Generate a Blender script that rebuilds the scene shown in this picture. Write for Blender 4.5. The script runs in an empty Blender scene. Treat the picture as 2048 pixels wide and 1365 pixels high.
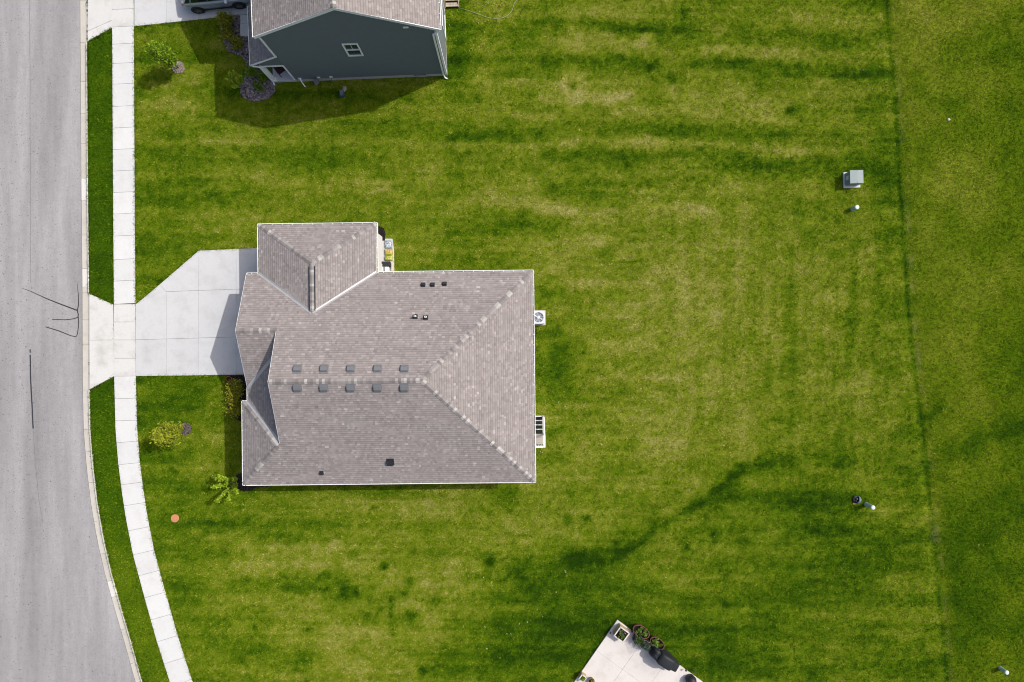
import bpy, bmesh, math, random
import numpy as np
from mathutils import Vector, Matrix

# ---------------------------------------------------------------- camera, sky, sun, exposure
H = 42.0            # camera height above the lawn (m)
FPX = 1274.0        # focal length in photograph pixels (2048 wide)
CX, CY = 1024.0, 682.5
SUN_AZ, SUN_EL = 24.0, 49.3     # degrees; azimuth counted from +X towards +Y

scene = bpy.context.scene
C = scene.collection
cam_data = bpy.data.cameras.new("camera")
cam = bpy.data.objects.new("camera", cam_data)
C.objects.link(cam)
cam.location = (0, 0, H)
cam.rotation_euler = (0, 0, 0)
cam_data.sensor_width = 36.0
cam_data.lens = FPX / 2048.0 * 36.0
cam_data.clip_end = 6000.0
scene.camera = cam

world = bpy.data.worlds.new("World")
scene.world = world
world.use_nodes = True
wn = world.node_tree.nodes
sky = wn.new("ShaderNodeTexSky")
sky.sky_type = 'NISHITA'
sky.sun_disc = False
sky.dust_density = 4.5
sky.ozone_density = 0.4
sky.sun_elevation = math.radians(SUN_EL)
sky.sun_rotation = math.radians(90.0 - SUN_AZ)
world.node_tree.links.new(sky.outputs[0], wn["Background"].inputs[0])
wn["Background"].inputs[1].default_value = 0.13

sun_data = bpy.data.lights.new("sun", 'SUN')
sun_data.energy = 3.05
sun_data.angle = math.radians(0.53)
sun_data.color = (1.0, 0.965, 0.92)
sun = bpy.data.objects.new("sun", sun_data)
C.objects.link(sun)
_az, _el = math.radians(SUN_AZ), math.radians(SUN_EL)
sun.rotation_euler = Vector((-math.cos(_az) * math.cos(_el), -math.sin(_az) * math.cos(_el), -math.sin(_el))).to_track_quat('-Z', 'Y').to_euler()
sun.location = (30, 13, 60)

scene.view_settings.view_transform = 'Standard'
scene.view_settings.look = 'None'
scene.view_settings.gamma = 1.0
scene.view_settings.exposure = 0.14
scene.view_settings.use_curve_mapping = False
scene.cycles.use_denoising = True
scene.cycles.denoiser = 'OPENIMAGEDENOISE'
scene.cycles.denoising_input_passes = 'RGB_ALBEDO_NORMAL'
scene.cycles.denoising_prefilter = 'ACCURATE'
scene.cycles.use_adaptive_sampling = False
scene.cycles.pixel_filter_type = 'BLACKMAN_HARRIS'
scene.cycles.filter_width = 1.05
scene.cycles.sample_clamp_indirect = 4.0
scene.cycles.max_bounces = 6
scene.cycles.transparent_max_bounces = 8

RNG = random.Random(7)
NR = np.random.RandomState(11)

# ---------------------------------------------------------------- helpers
def P(px, py, z=0.0):
    """place in the world of a photograph pixel whose surface is at height z"""
    k = (H - z) / FPX
    return Vector(((px - CX) * k, -(py - CY) * k, z))

def PL(pts, z=0.0):
    return [P(x, y, z) for x, y in pts]

def new_mat(name, color, rough=0.7, spec=0.3, metal=0.0):
    m = bpy.data.materials.new(name)
    m.use_nodes = True
    b = m.node_tree.nodes["Principled BSDF"]
    b.inputs["Base Color"].default_value = (*color, 1)
    b.inputs["Roughness"].default_value = rough
    b.inputs["Specular IOR Level"].default_value = spec
    b.inputs["Metallic"].default_value = metal
    return m

def nt(m):
    return m.node_tree.nodes, m.node_tree.links, m.node_tree.nodes["Principled BSDF"]

def math_node(m, op, a, b=None):
    n, l, _ = nt(m)
    x = n.new("ShaderNodeMath"); x.operation = op
    for i, v in enumerate((a, b)):
        if v is None: continue
        if isinstance(v, (int, float)): x.inputs[i].default_value = v
        else: l.new(v, x.inputs[i])
    return x.outputs[0]

def mix_col(m, fac, a, b, mode='MIX'):
    n, l, _ = nt(m)
    x = n.new("ShaderNodeMix"); x.data_type = 'RGBA'; x.blend_type = mode
    for sock, v in ((x.inputs[0], fac), (x.inputs[6], a), (x.inputs[7], b)):
        if isinstance(v, (int, float)): sock.default_value = v
        elif isinstance(v, tuple): sock.default_value = (*v, 1)
        else: l.new(v, sock)
    return x.outputs[2]

def noise(m, scale, detail=4, rough=0.6, vec=None, stretch=None, coord='Object'):
    n, l, _ = nt(m)
    t = n.new("ShaderNodeTexNoise")
    t.inputs["Scale"].default_value = scale
    t.inputs["Detail"].default_value = detail
    t.inputs["Roughness"].default_value = rough
    tc = n.new("ShaderNodeTexCoord")
    src = tc.outputs[coord]
    if coord == 'World':
        pass
    if stretch:
        mp = n.new("ShaderNodeMapping"); mp.inputs["Scale"].default_value = stretch
        l.new(src, mp.inputs[0]); src = mp.outputs[0]
    l.new(src, t.inputs["Vector"])
    return t.outputs["Fac"]

def world_noise(m, scale, detail=4, rough=0.6, stretch=(1, 1, 1)):
    n, l, _ = nt(m)
    g = n.new("ShaderNodeNewGeometry")
    mp = n.new("ShaderNodeMapping"); mp.inputs["Scale"].default_value = stretch
    l.new(g.outputs["Position"], mp.inputs[0])
    t = n.new("ShaderNodeTexNoise")
    t.inputs["Scale"].default_value = scale
    t.inputs["Detail"].default_value = detail
    t.inputs["Roughness"].default_value = rough
    l.new(mp.outputs[0], t.inputs["Vector"])
    return t.outputs["Fac"]

def ramp(m, fac, stops):
    n, l, _ = nt(m)
    r = n.new("ShaderNodeValToRGB")
    e = r.color_ramp.elements
    while len(e) > 1: e.remove(e[-1])
    e[0].position = stops[0][0]; e[0].color = (*stops[0][1], 1)
    for p, c in stops[1:]:
        k = e.new(p); k.color = (*c, 1)
    l.new(fac, r.inputs[0])
    return r.outputs[0]

def bump(m, h, strength=0.3, dist=0.02):
    n, l, b = nt(m)
    x = n.new("ShaderNodeBump")
    x.inputs["Strength"].default_value = strength
    x.inputs["Distance"].default_value = dist
    l.new(h, x.inputs["Height"]); l.new(x.outputs[0], b.inputs["Normal"])

def attr(m, name, kind='GEOMETRY'):
    n, l, _ = nt(m)
    a = n.new("ShaderNodeAttribute"); a.attribute_name = name; a.attribute_type = kind
    return a

def set_base(m, sock):
    n, l, b = nt(m)
    l.new(sock, b.inputs["Base Color"])

def weathered(name, color, rough=0.7, amount=0.18, scale=3.0, fine=60.0, spec=0.3, metal=0.0, per_object=0.0, bump_s=0.0):
    """plain surface with broad and fine colour variation"""
    m = new_mat(name, color, rough, spec, metal)
    n1 = world_noise(m, scale, 5)
    n2 = world_noise(m, fine, 2)
    v = math_node(m, 'ADD', math_node(m, 'MULTIPLY', math_node(m, 'SUBTRACT', n1, 0.5), amount * 2.4),
                  math_node(m, 'MULTIPLY', math_node(m, 'SUBTRACT', n2, 0.5), amount * 1.6))
    if per_object:
        n, l, _ = nt(m)
        oi = n.new("ShaderNodeObjectInfo")
        v = math_node(m, 'ADD', v, math_node(m, 'MULTIPLY', math_node(m, 'SUBTRACT', oi.outputs["Random"], 0.5), per_object))
    v = math_node(m, 'ADD', v, 1.0)
    n, l, _ = nt(m)
    cb = n.new("ShaderNodeCombineColor")
    for i in range(3):
        l.new(math_node(m, 'MULTIPLY', v, color[i]), cb.inputs[i])
    set_base(m, cb.outputs[0])
    if bump_s: bump(m, n2, bump_s, 0.01)
    return m

class MB:
    """collects simple solids into one mesh"""
    def __init__(s): s.v, s.f = [], []
    def add(s, vs, fs):
        o = len(s.v); s.v += [tuple(q) for q in vs]; s.f += [tuple(i + o for i in q) for q in fs]; return s
    def box(s, c, d, rz=0.0, taper=1.0, M=None):
        x, y, z = d[0] / 2, d[1] / 2, d[2] / 2
        vs = []
        for sz in (-1, 1):
            k = taper if sz > 0 else 1.0
            for sx, sy in ((-1, -1), (1, -1), (1, 1), (-1, 1)):
                vs.append(Vector((sx * x * k, sy * y * k, sz * z)))
        R = M if M is not None else Matrix.Rotation(rz, 3, 'Z')
        vs = [R @ q + Vector(c) for q in vs]
        return s.add(vs, [(3, 2, 1, 0), (4, 5, 6, 7), (0, 1, 5, 4), (1, 2, 6, 5), (2, 3, 7, 6), (3, 0, 4, 7)])
    def prism(s, poly, z0, z1):
        n = len(poly)
        a = sum(poly[i][0] * poly[(i + 1) % n][1] - poly[(i + 1) % n][0] * poly[i][1] for i in range(n))
        if a < 0: poly = poly[::-1]
        vs = [(p[0], p[1], z0) for p in poly] + [(p[0], p[1], z1) for p in poly]
        return s.add(vs, [tuple(range(n))[::-1], tuple(range(n, 2 * n))] + [(i, (i + 1) % n, (i + 1) % n + n, i + n) for i in range(n)])
    def tube(s, pts, rad, n=8, cap=True):
        pts = [Vector(p) for p in pts]
        if isinstance(rad, (int, float)): rad = [rad] * len(pts)
        vs, fs = [], []
        for i, p in enumerate(pts):
            t = (pts[min(i + 1, len(pts) - 1)] - pts[max(i - 1, 0)])
            t = t.normalized() if t.length > 1e-9 else Vector((0, 0, 1))
            u = t.cross(Vector((0.0, 0.0, 1.0)) if abs(t.z) < 0.95 else Vector((1.0, 0, 0))).normalized()
            w = t.cross(u)
            for k in range(n):
                a = 2 * math.pi * k / n
                vs.append(p + (u * math.cos(a) + w * math.sin(a)) * rad[i])
        for i in range(len(pts) - 1):
            for k in range(n):
                k2 = (k + 1) % n
                fs.append((i * n + k, (i + 1) * n + k, (i + 1) * n + k2, i * n + k2))
        if cap:
            fs.append(tuple(range(n))); fs.append(tuple(range((len(pts) - 1) * n, len(pts) * n))[::-1])
        return s.add(vs, fs)
    def lathe(s, prof, n=20, c=(0, 0, 0), sx=1.0, sy=1.0, rz=0.0, caps=True):
        vs, fs = [], []
        for r, z in prof:
            for k in range(n):
                a = 2 * math.pi * k / n
                x, y = r * sx * math.cos(a), r * sy * math.sin(a)
                vs.append((c[0] + x * math.cos(rz) - y * math.sin(rz), c[1] + x * math.sin(rz) + y * math.cos(rz), c[2] + z))
        m = len(prof)
        for i in range(m - 1):
            for k in range(n):
                k2 = (k + 1) % n
                fs.append((i * n + k, i * n + k2, (i + 1) * n + k2, (i + 1) * n + k))
        if caps:
            fs.append(tuple(range(n))[::-1]); fs.append(tuple(range((m - 1) * n, m * n)))
        return s.add(vs, fs)
    def build(s, name, mat, parent=None, bevel=0.0, smooth=False, loc=None, kind=None):
        me = bpy.data.meshes.new(name)
        me.from_pydata(s.v, [], s.f)
        me.update()
        if mat is not None: me.materials.append(mat)
        o = bpy.data.objects.new(name, me)
        C.objects.link(o)
        if parent is not None: o.parent = parent
        if loc is not None: o.location = loc
        if smooth:
            me.polygons.foreach_set("use_smooth", [True] * len(me.polygons))
        if bevel:
            b = o.modifiers.new("bevel", 'BEVEL'); b.width = bevel; b.segments = 2; b.limit_method = 'ANGLE'; b.angle_limit = math.radians(40)
        if kind: o["kind"] = kind
        return o

def thing(name, label, cat, loc=(0, 0, 0), rz=0.0, group=None):
    o = bpy.data.objects.new(name, None)
    o.empty_display_size = 0.3
    C.objects.link(o)
    o.location = loc; o.rotation_euler = (0, 0, rz)
    o["label"] = label; o["category"] = cat
    if group: o["group"] = group
    return o

def tag(o, label, cat, group=None):
    o["label"] = label; o["category"] = cat
    if group: o["group"] = group
    return o

def copy_thing(root, loc, label, rz=None, scale=None):
    r = root.copy(); C.objects.link(r); r.location = loc; r["label"] = label
    if rz is not None: r.rotation_euler = (0, 0, rz)
    if scale is not None: r.scale = scale
    for ch in list(root.children):
        c = ch.copy(); C.objects.link(c); c.parent = r
        for g in list(ch.children):
            d = g.copy(); C.objects.link(d); d.parent = c
    return r

# numpy value noise
_tab = NR.rand(256, 256)
def vnoise(x, y):
    xi = np.floor(x).astype(int); yi = np.floor(y).astype(int)
    fx = x - xi; fy = y - yi
    fx = fx * fx * (3 - 2 * fx); fy = fy * fy * (3 - 2 * fy)
    a = _tab[xi % 256, yi % 256]; b = _tab[(xi + 1) % 256, yi % 256]
    c = _tab[xi % 256, (yi + 1) % 256]; d = _tab[(xi + 1) % 256, (yi + 1) % 256]
    return (a * (1 - fx) + b * fx) * (1 - fy) + (c * (1 - fx) + d * fx) * fy
def fbm(x, y, o=4):
    s = 0; a = 0.5; t = 0
    for i in range(o):
        s = s + a * vnoise(x * 2 ** i + 17.3 * i, y * 2 ** i + 9.1 * i); t += a; a *= 0.55
    return s / t
def inside(px, py, poly):
    r = np.zeros(px.shape, bool)
    n = len(poly)
    for i in range(n):
        x0, y0 = poly[i]; x1, y1 = poly[(i + 1) % n]
        if y0 == y1: continue
        c = ((y0 > py) != (y1 > py)) & (px < (x1 - x0) * (py - y0) / (y1 - y0) + x0)
        r ^= c
    return r
def line_dist(px, py, pts):
    d = np.full(px.shape, 1e9)
    for (x0, y0), (x1, y1) in zip(pts[:-1], pts[1:]):
        dx, dy = x1 - x0, y1 - y0
        t = np.clip(((px - x0) * dx + (py - y0) * dy) / (dx * dx + dy * dy), 0, 1)
        d = np.minimum(d, np.hypot(px - x0 - t * dx, py - y0 - t * dy))
    return d

# ---------------------------------------------------------------- materials
M = {}
def concrete(name, col, stain=0.10, slab=0.05, stain_scale=0.9):
    m = new_mat(name, col, 0.85, 0.2)
    n, l, b = nt(m)
    oi = n.new("ShaderNodeObjectInfo")
    a = world_noise(m, stain_scale, 6, 0.65)
    c = world_noise(m, 7.0, 4)
    f = world_noise(m, 90.0, 2)
    blot = ramp(m, a, [(0.30, (0.80, 0.79, 0.76)), (0.52, (1, 1, 1)), (1.0, (1.02, 1.02, 1.02))])
    v = math_node(m, 'ADD', math_node(m, 'MULTIPLY', math_node(m, 'SUBTRACT', f, 0.5), 0.16),
                  math_node(m, 'MULTIPLY', math_node(m, 'SUBTRACT', c, 0.5), 0.14))
    v = math_node(m, 'ADD', v, math_node(m, 'MULTIPLY', math_node(m, 'SUBTRACT', oi.outputs["Random"], 0.5), slab))
    v = math_node(m, 'ADD', v, 1.0)
    cb = n.new("ShaderNodeCombineColor")
    for i in range(3): l.new(math_node(m, 'MULTIPLY', v, col[i]), cb.inputs[i])
    set_base(m, mix_col(m, stain * 5, cb.outputs[0], mix_col(m, 1.0, cb.outputs[0], blot, 'MULTIPLY')))
    bump(m, f, 0.12, 0.004)
    return m
M['walk'] = concrete('sidewalk_concrete', (0.60, 0.60, 0.592), 0.10, 0.07)
M['drive'] = concrete('driveway_concrete', (0.525, 0.528, 0.53), 0.12, 0.07)
M['apron'] = concrete('apron_concrete', (0.575, 0.57, 0.55), 0.2, 0.06, 0.8)
M['gutter_pan'] = concrete('kerb_concrete', (0.49, 0.465, 0.415), 0.1, 0.10, 2.0)
M['kerb_new'] = concrete('new_kerb_concrete', (0.60, 0.585, 0.545), 0.05, 0.0)
M['patio'] = concrete('patio_concrete', (0.60, 0.565, 0.535), 0.12, 0.03, 1.2)
M['foundation'] = concrete('foundation_concrete', (0.42, 0.40, 0.37), 0.15, 0.05, 1.5)

# asphalt: pale weathered grey, long tyre bands, dark specks
m = M['asphalt'] = new_mat('asphalt', (0.33, 0.32, 0.33), 0.9, 0.2)
big = world_noise(m, 0.45, 5, 0.65, (1.0, 0.10, 1.0))
mid = world_noise(m, 2.2, 5, 0.7)
fin = world_noise(m, 14.0, 4, 0.85)
v = math_node(m, 'ADD', math_node(m, 'MULTIPLY', math_node(m, 'SUBTRACT', big, 0.5), 1.9), math_node(m, 'MULTIPLY', math_node(m, 'SUBTRACT', mid, 0.5), 0.40))
v = math_node(m, 'ADD', v, math_node(m, 'MULTIPLY', math_node(m, 'SUBTRACT', fin, 0.5), 1.1))
v = math_node(m, 'ADD', v, 0.5)
colr = ramp(m, v, [(0.0, (0.19, 0.183, 0.186)), (0.5, (0.285, 0.277, 0.281)), (1.0, (0.40, 0.392, 0.396))])
speck = world_noise(m, 9.0, 2, 0.5)
set_base(m, mix_col(m, ramp(m, speck, [(0.66, (0, 0, 0)), (0.72, (1, 1, 1))]), colr, mix_col(m, 0.75, colr, (0.07, 0.06, 0.05))))
bump(m, fin, 0.25, 0.006)
M['tar'] = weathered('tar_sealant', (0.035, 0.035, 0.042), 0.55, 0.2)
M['seam'] = weathered('seam', (0.19, 0.184, 0.187), 0.9, 0.3)

# lawn: colour comes with the mesh (turf colour varies over the yard), the nodes add blade grain
def lawn_material(name, gain, grain):
    m = new_mat(name, (0.08, 0.13, 0.02), 1.0, 0.0)
    a = attr(m, 'turf')
    if grain:
        g1 = world_noise(m, 11.0, 4, 0.8)
        g2 = world_noise(m, 4.0, 3, 0.7)
        v = math_node(m, 'ADD', math_node(m, 'MULTIPLY', math_node(m, 'SUBTRACT', g1, 0.5), 2.0), math_node(m, 'MULTIPLY', math_node(m, 'SUBTRACT', g2, 0.5), 0.7))
        v = math_node(m, 'MULTIPLY', math_node(m, 'ADD', v, 1.0), gain)
        n, l, _ = nt(m)
        cb = n.new("ShaderNodeCombineColor")
        for i in range(3): l.new(v, cb.inputs[i])
        set_base(m, mix_col(m, 1.0, a.outputs["Color"], cb.outputs[0], 'MULTIPLY'))
        bump(m, g1, 0.7, 0.05)
    else:
        set_base(m, a.outputs["Color"])
    return m
M['lawn'] = lawn_material('lawn_soil_and_turf', 0.95, True)
M['grass'] = lawn_material('grass_blades', 1.0, False)

# roof shingles: each one its own tint, darker band at the head of the course
def shingle_material(name, dark, midc, light):
    m = new_mat(name, midc, 0.93, 0.15)
    t = attr(m, 'tint').outputs["Fac"]
    s = attr(m, 'course').outputs["Fac"]
    col = ramp(m, t, [(0.0, dark), (0.45, midc), (0.85, light), (1.0, tuple(min(1, c * 1.22) for c in light))])
    fine = world_noise(m, 110.0, 2, 0.8)
    brd = world_noise(m, 0.6, 4)
    v = math_node(m, 'ADD', math_node(m, 'MULTIPLY', math_node(m, 'SUBTRACT', fine, 0.5), 0.35), math_node(m, 'MULTIPLY', math_node(m, 'SUBTRACT', brd, 0.5), 0.28))
    v = math_node(m, 'ADD', v, 1.0)
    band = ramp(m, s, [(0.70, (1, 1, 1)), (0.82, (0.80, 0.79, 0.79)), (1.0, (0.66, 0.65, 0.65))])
    n, l, _ = nt(m)
    cb = n.new("ShaderNodeCombineColor")
    for i in range(3): l.new(v, cb.inputs[i])
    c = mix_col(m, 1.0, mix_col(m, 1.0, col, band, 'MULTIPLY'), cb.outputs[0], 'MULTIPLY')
    set_base(m, c)
    bump(m, fine, 0.3, 0.004)
    return m
M['shingle'] = shingle_material('taupe_shingles', (0.165, 0.145, 0.139), (0.254, 0.227, 0.219), (0.345, 0.312, 0.300))
M['shingle_b'] = shingle_material('tan_shingles', (0.175, 0.152, 0.145), (0.265, 0.234, 0.224), (0.355, 0.315, 0.30))
m = M['cap'] = new_mat('ridge_shingle', (0.3, 0.26, 0.25), 0.93, 0.15)
n_, l_, _ = nt(m)
oi = n_.new("ShaderNodeObjectInfo")
c = ramp(m, oi.outputs["Random"], [(0.0, (0.18, 0.163, 0.158)), (0.5, (0.255, 0.235, 0.228)), (0.76, (0.31, 0.287, 0.277)), (0.80, (0.36, 0.343, 0.325)), (1.0, (0.43, 0.415, 0.39))])
f = world_noise(m, 110.0, 2, 0.8)
set_base(m, mix_col(m, 1.0, c, ramp(m, f, [(0.2, (0.72, 0.72, 0.72)), (0.8, (1.25, 1.25, 1.25))]), 'MULTIPLY'))
M['deck_under'] = weathered('roof_underlay', (0.12, 0.10, 0.095), 0.9)
M['white_metal'] = weathered('white_aluminium', (0.86, 0.86, 0.82), 0.45, 0.05, spec=0.5)
M['white_trim'] = weathered('white_trim', (0.78, 0.79, 0.80), 0.5, 0.04)
M['white_wall'] = weathered('white_siding', (0.58, 0.565, 0.57), 0.6, 0.05)
M['slate_wall'] = weathered('slate_siding', (0.126, 0.148, 0.158), 0.65, 0.08)
M['sage_wall'] = M['slate_wall']
M['valley'] = weathered('valley_flashing', (0.42, 0.42, 0.42), 0.45, 0.12, spec=0.5, metal=0.3)
M['vent'] = weathered('vent_grey_metal', (0.155, 0.162, 0.172), 0.5, 0.12, spec=0.4)
M['black'] = weathered('black_plastic', (0.022, 0.025, 0.03), 0.5, 0.25)
M['dark'] = new_mat('dark_recess', (0.012, 0.012, 0.014), 0.9)
M['pvc'] = weathered('white_pvc', (0.80, 0.80, 0.78), 0.4, 0.04)
m = M['glass'] = new_mat('window_glass', (0.03, 0.045, 0.045), 0.06, 0.8)
M['wood'] = weathered('weathered_timber', (0.42, 0.36, 0.27), 0.8, 0.3, 6.0, 40)
M['mulch'] = weathered('dark_mulch', (0.020, 0.016, 0.016), 0.95, 0.5, 8, 60, spec=.05, bump_s=0.8)
M['chip'] = weathered('mulch_chip', (0.045, 0.034, 0.030), 0.95, 0.4, 8, 60, per_object=0.5)
M['brown_mulch'] = weathered('brown_bark_mulch', (0.17, 0.135, 0.115), 0.95, 0.5, 10, 60, bump_s=0.8)
m = M['stone'] = new_mat('bed_stone', (0.25, 0.22, 0.24), 0.85)
a = attr(m, 'turf'); set_base(m, a.outputs["Color"])
M['bark'] = weathered('bark', (0.24, 0.20, 0.17), 0.9, 0.3)

# ---------------------------------------------------------------- layout lines (photograph pixels on the ground)
ROAD_EDGE = [(157.5, -900), (157.5, -300), (158, 0), (160.5, 380), (162.5, 560), (163, 760), (165, 860), (171, 935), (180, 1010), (192, 1080),
             (208, 1150), (228, 1222), (248, 1290), (268.5, 1365), (303, 1470), (345, 1580), (400, 1710), (500, 1900), (640, 2150)]
WALK_EDGE = [(224, -900), (224, -300), (224.5, 57), (226.5, 400), (228, 608), (228.5, 753), (231.3, 860), (237, 930), (244, 985), (252, 1037), (266.5, 1111),
             (289, 1195), (313, 1280), (340, 1365), (375, 1465), (418, 1575), (475, 1710), (570, 1900)]
def line_x(line, y):
    ys = [p[1] for p in line]; xs = [p[0] for p in line]
    return float(np.interp(y, ys, xs))
def line_at(line, y, off=0.0):
    """point on a layout line, shifted sideways by off pixels at right angles"""
    e = 12.0
    dx = (line_x(line, y + e) - line_x(line, y - e)); dy = 2 * e
    L = math.hypot(dx, dy)
    return (line_x(line, y) + off * dy / L, y - off * dx / L)

KERB_W, WALK_W = 15.6, 43.2
HARD = []           # outlines (px) where no grass grows

# ---------------------------------------------------------------- lawn colour field
def band(px, py, pts, w, amp):
    return amp * np.exp(-(line_dist(px, py, pts) / w) ** 2)
def blob(px, py, cx, cy, rx, ry, amp):
    return amp * np.exp(-(((px - cx) / rx) ** 2 + ((py - cy) / ry) ** 2))
SWALE = [(1776, -300), (1776, 0), (1780, 60), (1789, 150), (1797, 260), (1801, 350), (1811, 500), (1821, 640), (1834, 760), (1849, 860), (1862, 1000), (1875, 1120), (1885, 1240), (1897, 1365), (1925, 1700)]
def turf_field(px, py):
    wx = px + 14 * (fbm(px / 45, py / 45, 3) - 0.5) * 2 + 10 * (fbm(px / 11, py / 11, 3) - 0.5) * 2
    wy = py + 8 * (fbm(px / 45 + 40, py / 45 + 80, 3) - 0.5) * 2 + 12 * (fbm(px / 11 + 70, py / 11 + 30, 3) - 0.5) * 2
    brk = 0.45 + 1.1 * fbm(px / 40 + 9, py / 22 + 4, 3)
    t = 0.50 + 0.28 * (fbm(px / 230 + 3, py / 130 + 5, 4) - 0.5)
    t = t + 0.40 * (fbm(px / 48 + 11, py / 30 + 2, 4) - 0.5) + 0.46 * (fbm(px / 9 + 31, py / 7 + 12, 3) - 0.5)
    # mowing stripes, along the lot in the north and south, across it behind the house
    stripe_h = np.sin((py - 0.02 * px) / 33.0 * math.pi + 1.4 * fbm(px / 300, py / 90, 2))
    stripe_v = np.sin((px + 0.02 * py) / 31.0 * math.pi)
    zone_v = np.clip((px - 1250) / 200, 0, 1) * np.clip((1800 - px) / 60, 0, 1) * np.clip((py - 380) / 90, 0, 1) * np.clip((1000 - py) / 90, 0, 1)
    t = t + 0.045 * stripe_h * (1 - zone_v) + 0.04 * stripe_v * zone_v
    streak_h = fbm(px / 150 + 5, (py - 0.01 * px) / 8.5 + 3, 3) - 0.5
    streak_v = fbm((px + 0.03 * py) / 10.0 + 8, py / 150 + 1, 3) - 0.5
    t = t + 0.34 * streak_h * (1 - zone_v) + 0.34 * streak_v * zone_v
    B = lambda pts, w, amp: band(wx, wy, pts, w * 1.15, amp) * brk * 0.72
    lx, ly = px + 0.45 * (wx - px), py + 0.45 * (wy - py)
    S = lambda cx, cy, rx, ry, amp: blob(wx, wy, cx, cy, rx, ry, amp) if rx > 20 else blob(lx, ly, cx, cy, rx, ry, amp)
    # north yard
    for pts, w, a in [([(1098, 79), (1296, 85)], 15, .38), ([(1394, 95), (1700, 123)], 13, .26), ([(1078, 198), (1256, 194)], 12, .42), ([(1236, 186), (1572, 206)], 24, .26),
                      ([(1236, 222), (1296, 230)], 12, .2), ([(1098, 277), (1335, 281)], 9, .3), ([(1355, 285), (1612, 305)], 9, .22), ([(940, 392), (1145, 415)], 20, .28),
                      ([(1276, 392), (1414, 427)], 20, .25), ([(560, 372), (780, 385)], 12, .25), ([(330, 290), (520, 280)], 12, .14),
                      ([(1078, 43), (1375, 63)], 12, -.40), ([(1394, 86), (1700, 92)], 7, -.2), ([(1394, 123), (1760, 150)], 16, -.34), ([(991, 115), (1276, 119)], 10, -.28),
                      ([(900, 273), (1098, 273)], 9, -.3), ([(1177, 253), (1572, 277)], 13, -.22), ([(1090, 312), (1480, 309)], 12, -.38), ([(1098, 368), (1434, 360)], 10, -.22),
                      ([(900, 455), (1118, 447)], 13, -.28), ([(280, 310), (760, 318)], 14, -.16), ([(280, 400), (520, 410)], 18, -.12), ([(1500, 330), (1780, 340)], 20, -.3),
                      ([(1640, 60), (1760, 240)], 20, -.1), ([(1360, 5), (1362, 45)], 8, -.3), ([(1590, 400), (1596, 470)], 8, -.25)]:
        t = t + B(pts, w, a)
    for q in [(915, 90, 40, 95, -.42), (1150, 172, 38, 22, .32), (1300, 135, 10, 9, -.5), (1316, 84, 7, 7, -.5), (1345, 160, 8, 8, -.4), (1584, 220, 11, 9, -.45), (1148, 170, 9, 9, -.5),
              (1178, 158, 5, 5, -.5), (1090, 137, 9, 6, -.35), (345, 190, 60, 40, .34), (400, 85, 60, 40, .08), (1330, 580, 190, 150, .06), (1420, 700, 220, 190, .07), (1130, 760, 30, 70, -.12),
              (1300, 900, 220, 120, .10), (1120, 760, 50, 80, -.10), (1110, 720, 30, 60, -.1), (1120, 500, 70, 60, .15), (1160, 620, 60, 120, .1), (330, 800, 90, 60, -.08), (440, 1010, 120, 40, -.05)]:
        t = t + S(*q)
    # south yard
    for pts, w, a in [([(478, 1097), (673, 1097)], 10, .22), ([(458, 1124), (692, 1128)], 9, .18), ([(528, 1077), (802, 1079)], 9, -.2), ([(567, 1153), (661, 1153)], 7, -.3),
                      ([(567, 1179), (657, 1181)], 8, -.3), ([(935, 1149), (1035, 1147)], 10, -.42), ([(400, 1046), (800, 1046)], 8, -.14)]:
        t = t + B(pts, w, a)
    for q in [(749, 1016, 7, 6, -.55), (767, 1136, 7, 7, -.75), (692, 1177, 12, 10, -.5), (716, 1185, 7, 12, -.55), (685, 1194, 9, 8, -.45), (819, 1167, 9, 9, -.5), (782, 1206, 6, 22, -.5),
              (810, 1190, 10, 9, -.4), (825, 1229, 13, 13, -.4), (978, 1122, 10, 10, -.65), (872, 1206, 14, 16, -.3), (761, 1220, 9, 6, -.4), (509, 1255, 6, 6, -.45), (618, 1256, 6, 6, -.45),
              (845, 1341, 8, 7, -.45), (1134, 1040, 10, 9, -.5), (1175, 1038, 10, 10, -.4), (1153, 1114, 16, 14, -.5), (722, 1281, 6, 5, -.35), (786, 1265, 10, 12, -.3), (710, 1112, 7, 7, -.3),
              (1045, 1128, 26, 18, -.3), (1090, 1270, 150, 110, -.31), (1180, 1175, 110, 80, -.22), (1000, 1330, 90, 45, -.22), (1060, 1180, 50, 40, -.15), (880, 1330, 40, 20, -.3), (780, 1180, 200, 130, .12), (720, 1320, 150, 60, .14),
              (1090, 1060, 80, 30, .2), (900, 1010, 150, 30, .06), (500, 1300, 40, 20, -.2), (600, 1335, 40, 24, -.22),
              (1600, 1010, 130, 45, -.26), (1720, 1100, 130, 60, -.24), (1620, 1260, 220, 110, -.10), (1427, 1070, 9, 10, -.5), (1372, 1096, 10, 8, -.5), (1449, 1159, 6, 5, -.45), (1450, 1210, 7, 6, -.4),
              (1227, 1087, 7, 6, -.5), (1280, 1130, 40, 18, .12), (1420, 1300, 120, 70, -.12)]:
        t = t + S(*q)
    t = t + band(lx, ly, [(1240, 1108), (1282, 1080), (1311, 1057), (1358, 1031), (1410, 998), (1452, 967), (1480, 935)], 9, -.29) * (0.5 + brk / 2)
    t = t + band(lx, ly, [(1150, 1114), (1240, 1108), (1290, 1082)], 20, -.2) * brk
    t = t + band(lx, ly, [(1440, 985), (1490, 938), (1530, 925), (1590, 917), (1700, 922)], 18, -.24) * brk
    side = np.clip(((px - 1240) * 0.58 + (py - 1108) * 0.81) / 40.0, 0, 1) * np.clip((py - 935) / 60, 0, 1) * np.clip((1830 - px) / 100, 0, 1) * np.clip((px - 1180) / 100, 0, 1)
    t = t - 0.10 * side
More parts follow.
